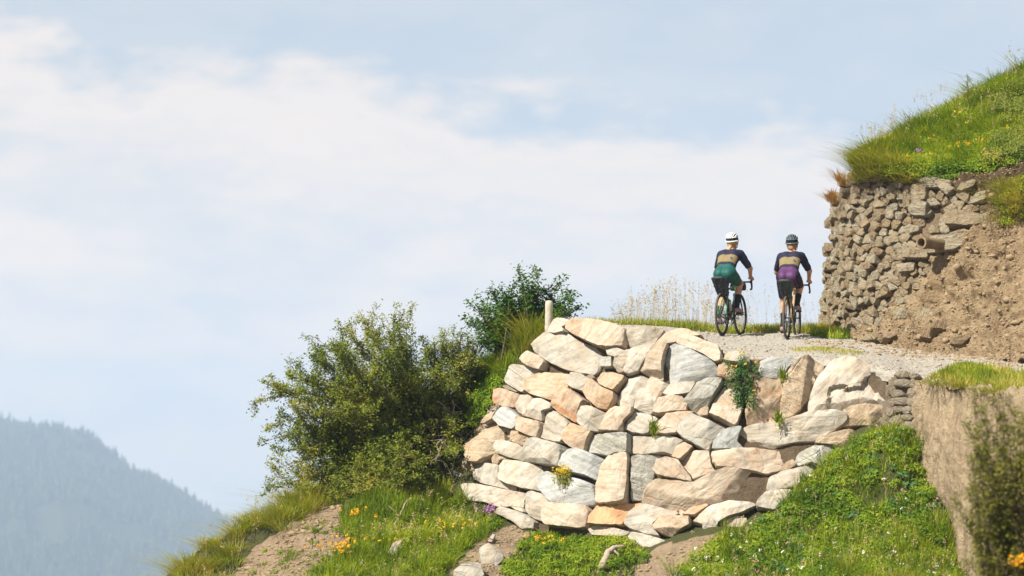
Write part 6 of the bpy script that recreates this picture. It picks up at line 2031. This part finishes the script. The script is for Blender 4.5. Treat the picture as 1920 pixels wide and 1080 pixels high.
P, _ = grid_pts(RG, RN, 5200, 401, None, v=(0.12, 0.62), u=(0.1, 1))
rock_stuff('road_pebbles', P, rg.uniform(0.006, 0.020, len(P)) * np.where(rg.random(len(P)) < 0.08, 2.2, 1), M['pebble'], 'pale loose pebbles covering the gravel road', 402)
P, _ = grid_pts(RG, RN, 500, 403, [(1500, 640), (1560, 638), (1650, 645), (1780, 660), (1930, 676), (1930, 692), (1780, 676), (1640, 664), (1520, 650)], v=(0.2, 0.8), u=(0.3, 1))
rock_stuff('fallen_stones', P, rg.uniform(0.012, 0.05, len(P)), M['clod'], 'small fallen stones along the foot of the earth bank', 404, 0.5)
P, Nb = grid_pts(BG, BN, 5000, 405)
rock_stuff('bank_clods', P, rg.uniform(0.006, 0.026, len(P)) * np.where(rg.random(len(P)) < 0.04, 2.6, 1), M['clod'], 'clods and small stones stuck in the earth bank', 406, 0.8)
P = hill_pts(1500, [(430, 1080), (480, 1040), (560, 985), (640, 945), (700, 960), (640, 1030), (560, 1130), (430, 1130)], 407)
rock_stuff('slope_stones', P, rg.uniform(0.008, 0.034, len(P)) * np.where(rg.random(len(P)) < 0.06, 2.2, 1), M['clod'], 'small stones on the bare earth of the lower left slope', 408)
P = hill_pts(900, [(850, 1080), (900, 1010), (960, 985), (1000, 1010), (940, 1080), (1200, 1060), (1300, 1010), (1260, 1100), (1100, 1120), (850, 1130)], 409)
rock_stuff('slope_stones', P, rg.uniform(0.008, 0.034, len(P)), M['clod'], 'small stones on the bare earth under the wall foot', 410)
P = hill_pts(260, [(905, 800), (925, 760), (950, 730), (940, 770), (920, 810), (900, 850)], 411)
rock_stuff('slope_stones', P, rg.uniform(0.010, 0.04, len(P)), M['pebble'], 'small pale stones beside the left edge of the wall', 412)

def const_y(Y, sl=0.0022): return lambda px, py: np.asarray(px) * 0 + Y + (1040 - np.asarray(py)) * sl
LOOSE = [([(898, 1030), (915, 1020), (940, 1032), (946, 1050), (925, 1070), (902, 1065)], 'g', 'pale grey angular rock on the bare earth below the wall corner'),
         ([(848, 1075), (866, 1058), (900, 1055), (910, 1082), (860, 1100)], 'g', 'pale grey rock at the bottom edge below the wall corner'),
         ([(727, 1042), (738, 1020), (752, 1012), (754, 1030), (738, 1046)], 'w', 'white rock in the grass of the lower left slope'),
         ([(914, 1018), (924, 1003), (929, 1006), (922, 1020)], 'g', 'small pointed grey stone standing above the pale angular rock'),
         ([(888, 785), (905, 774), (918, 782), (912, 792), (895, 792)], 'b', 'flat grey stone beside the leftmost wall boulder'),
         ([(1548, 684), (1558, 678), (1572, 684), (1560, 690)], 't', 'loose brown stone on the gravel road by the big white boulder')]
for i, (pl, mm, lab) in enumerate(LOOSE):
    c = np.mean(pl, axis=0)
    if i < 5:
        Yh = hill_at(c[0], c[1])[1]
    else:
        pl = [(x, y - 22) for x, y in pl]; c = np.mean(pl, axis=0); Yh = 36.3
    o = make_stone('loose_rock', pl, const_y(Yh - (0.12 if i < 5 else 0.02)), M[mm], None, T=0.10, back=0.18, N=30, rings=8, nfac=3, seed=700 + i)
    tag(o, lab, 'rock')

# dead branches
def branch(name, pts, r, label, seed, mat=None, sub=4):
    rg = np.random.default_rng(seed)
    pts = np.array(pts); E = MB()
    c = catmull(pts, 14)
    E.tube(c + rg.normal(0, 0.006, c.shape), np.linspace(r, r * 0.45, 14), 7)
    for k in range(sub):
        i = rg.integers(3, 12)
        e = c[i] + unit(rg.normal(0, 1, 3) + (c[i + 1] - c[i]) * 9) * rg.uniform(0.08, 0.28)
        E.tube(curve(c[i], e, 5, 0.02, rg), np.linspace(r * 0.45, r * 0.15, 5), 5)
    o = E.build(name, mat or M['deadwood'], loc=pts[0])
    return tag(o, label, 'branch')


def hp(px, py, up=0.04): return hill_at(px, py) + np.array([0, -0.05, up])
branch('dead_branch', [hp(728, 1005), hp(742, 992, .08), hp(752, 978, .12), hp(764, 962, .2)], 0.020, 'grey dead branch lying in the shaded grass under the large shrub', 501)
branch('driftwood_root', [hp(1128, 1070, .05), hp(1140, 1050, .1), hp(1152, 1040, .1), hp(1172, 1034, .06)], 0.055, 'grey weathered root lying below the middle of the boulder wall', 503, sub=2)
r_ = np.random.default_rng(21)
tw = MB(); b0 = hill_at(850, 850)
for k in range(20):
    s_ = at(r_.uniform(790, 872), r_.uniform(745, 850), r_.uniform(36.2, 36.8))
    e = s_ + np.array([r_.normal(0.1, 0.25), r_.normal(-0.1, 0.15), r_.normal(-0.25, 0.25)])
    c = curve(s_, e, 8, 0.06, r_)
    tw.tube(c, np.linspace(0.008, 0.002, 8), 5)
    for q in range(3):
        i = r_.integers(1, 7); e2 = c[i] + r_.normal(0, 0.12, 3)
        tw.tube(curve(c[i], e2, 5, 0.03, r_), np.linspace(0.005, 0.002, 5), 4)
tag(tw.build('dead_twigs', M['deadwood'], loc=b0), 'tangle of bare grey twigs on the right side of the large shrub', 'branches')

# ------------------------------------------------------------------ far mountain, its forest, and the hazy air
MTN = [
    [(-1500, 1500, 1100), (-900, 1500, 1100), (-500, 1500, 1100), (-250, 1500, 1100), (0, 1500, 1100), (140, 1500, 1100), (290, 1520, 1100), (430, 1540, 1100), (600, 1560, 1100), (900, 1600, 1100), (1500, 1700, 1100), (3000, 1700, 1100)],
    [(-1500, 1050, 1700), (-900, 1060, 1700), (-500, 1070, 1700), (-250, 1080, 1700), (0, 1090, 1700), (140, 1110, 1700), (290, 1140, 1700), (430, 1180, 1700), (600, 1230, 1700), (900, 1300, 1700), (1500, 1400, 1700), (3000, 1400, 1700)],
    [(-1500, 690, 2300), (-900, 700, 2300), (-500, 722, 2300), (-250, 752, 2300), (0, 796, 2300), (165, 830, 2300), (315, 922, 2300), (458, 1010, 2300), (600, 1100, 2300), (900, 1200, 2300), (1500, 1260, 2300), (3000, 1260, 2300)],
    [(-1500, 900, 2480), (-900, 900, 2480), (-500, 900, 2480), (-250, 920, 2480), (0, 960, 2480), (140, 1000, 2480), (290, 1060, 2480), (430, 1100, 2480), (600, 1130, 2480), (900, 1150, 2480), (1500, 1150, 2480), (3000, 1150, 2480)],
    [(-1500, 1080, 2650), (-900, 1080, 2650), (-500, 1080, 2650), (-250, 1080, 2650), (0, 1080, 2650), (140, 1080, 2650), (290, 1080, 2650), (430, 1080, 2650), (600, 1080, 2650), (900, 1080, 2650), (1500, 1080, 2650), (3000, 1080, 2650)],
]
MG = loft(MTN, 240, 160)
MG[..., 2] += 7.0 * fbm(MG * np.array([1, 1, 0]), 1 / 160.0, 4, 71) - 6
_w = np.clip((2250 - MG[..., 1]) / 150, 0, 1)
MG[..., 2] += _w * 16 * (0.4 - np.abs(fbm(np.stack([MG[..., 0] + 0.25 * MG[..., 1], MG[..., 1] * 0.15, MG[..., 0] * 0], -1), 1 / 55.0, 3, 74)))
M['forest_floor'] = soil_mat('forest_floor', (0.03, 0.045, 0.025), (0.045, 0.055, 0.03), (0.03, 0.035, 0.02), sc=0.02)
tag(link('mountain', mesh_np('mountain', MG, [grid_faces(160, 240)], M['forest_floor'], True)), kind='structure')
MN = grid_normals(MG)
P, _ = grid_pts(MG, MN, 24000, 72, None, v=(0.20, 0.53), u=(0.10, 0.73))
pp = proj(P); keep = (pp[:, 0] > -900) & (pp[:, 0] < 640) & (pp[:, 1] < 1250)
P = P[keep]
P = P[(fbm(P * np.array([1, 1, 0]), 1 / 60.0, 3, 75) < 0.42)]
r_ = np.random.default_rng(73)
n = len(P)
Ht = r_.uniform(6.0, 15.0, n) * np.where(r_.random(n) < 0.12, 1.35, 1); Wt = Ht * r_.uniform(0.15, 0.24, n)
a = np.arange(6) * PI / 3
V = []; F3 = []; F4 = []
cosr = np.cos(a); sinr = np.sin(a)
tiers = [(0.10, 1.0, 0.55), (0.38, 0.72, 0.78), (0.64, 0.45, 1.0)]
for ti, (z0, k, z1) in enumerate(tiers):
    ring = np.stack([cosr[None] * (Wt * k)[:, None], sinr[None] * (Wt * k)[:, None], np.broadcast_to((Ht * z0)[:, None], (n, 6))], -1) * 1.0
    ring[..., :2] *= r_.uniform(0.75, 1.2, (n, 6, 1))
    tipv = np.stack([np.zeros(n), np.zeros(n), Ht * z1], -1)[:, None]
    V.append(np.concatenate([ring, tipv], 1) + P[:, None])
V = np.stack(V, 1)                                # n,3,7,3
b = (np.arange(n * 3) * 7)[:, None, None]
tri = np.stack([np.arange(6), (np.arange(6) + 1) % 6, np.full(6, 6)], 1)[None]
M['conifer'] = leaf_mat('conifer', [(0.0, (0.006, 0.014, 0.010)), (0.6, (0.025, 0.045, 0.022)), (1.0, (0.12, 0.14, 0.06))], 0.1)
tag(link('conifer_forest', mesh_np('conifer_forest', V.reshape(-1, 3), [(b + tri).reshape(-1, 3)], M['conifer'])), 'dense blue hazy conifer forest covering the far mountainside', 'forest', kind='stuff')

m = bpy.data.materials.new('hazy_air'); m.use_nodes = True
N = NT(m.node_tree)
pv = N.n('ShaderNodeVolumePrincipled')
pv.inputs['Color'].default_value = (0.55, 0.70, 0.90, 1)
pv.inputs['Density'].default_value = 0.00040
pv.inputs['Anisotropy'].default_value = 0.0
oo = N.n('ShaderNodeOutputMaterial')
N.t.links.new(pv.outputs[0], oo.inputs['Volume'])
zb = min(float(HV[:, 2].min()), float(MG[..., 2].min())) - 1.0
zt = max(float(MG[..., 2].max()) + 12, 15.0)
xa = float(np.abs(MG[..., 0]).max()) + 40
mb = MB()
mb.box((0, (MG[..., 1].max() + 60 - 60) / 2, (zb + zt) / 2), (2 * xa, MG[..., 1].max() + 60 + 60, zt - zb))
hz = mb.build('haze', m, smooth=False)
tag(hz, 'pale blue haze filling the valley air', 'haze', kind='stuff')
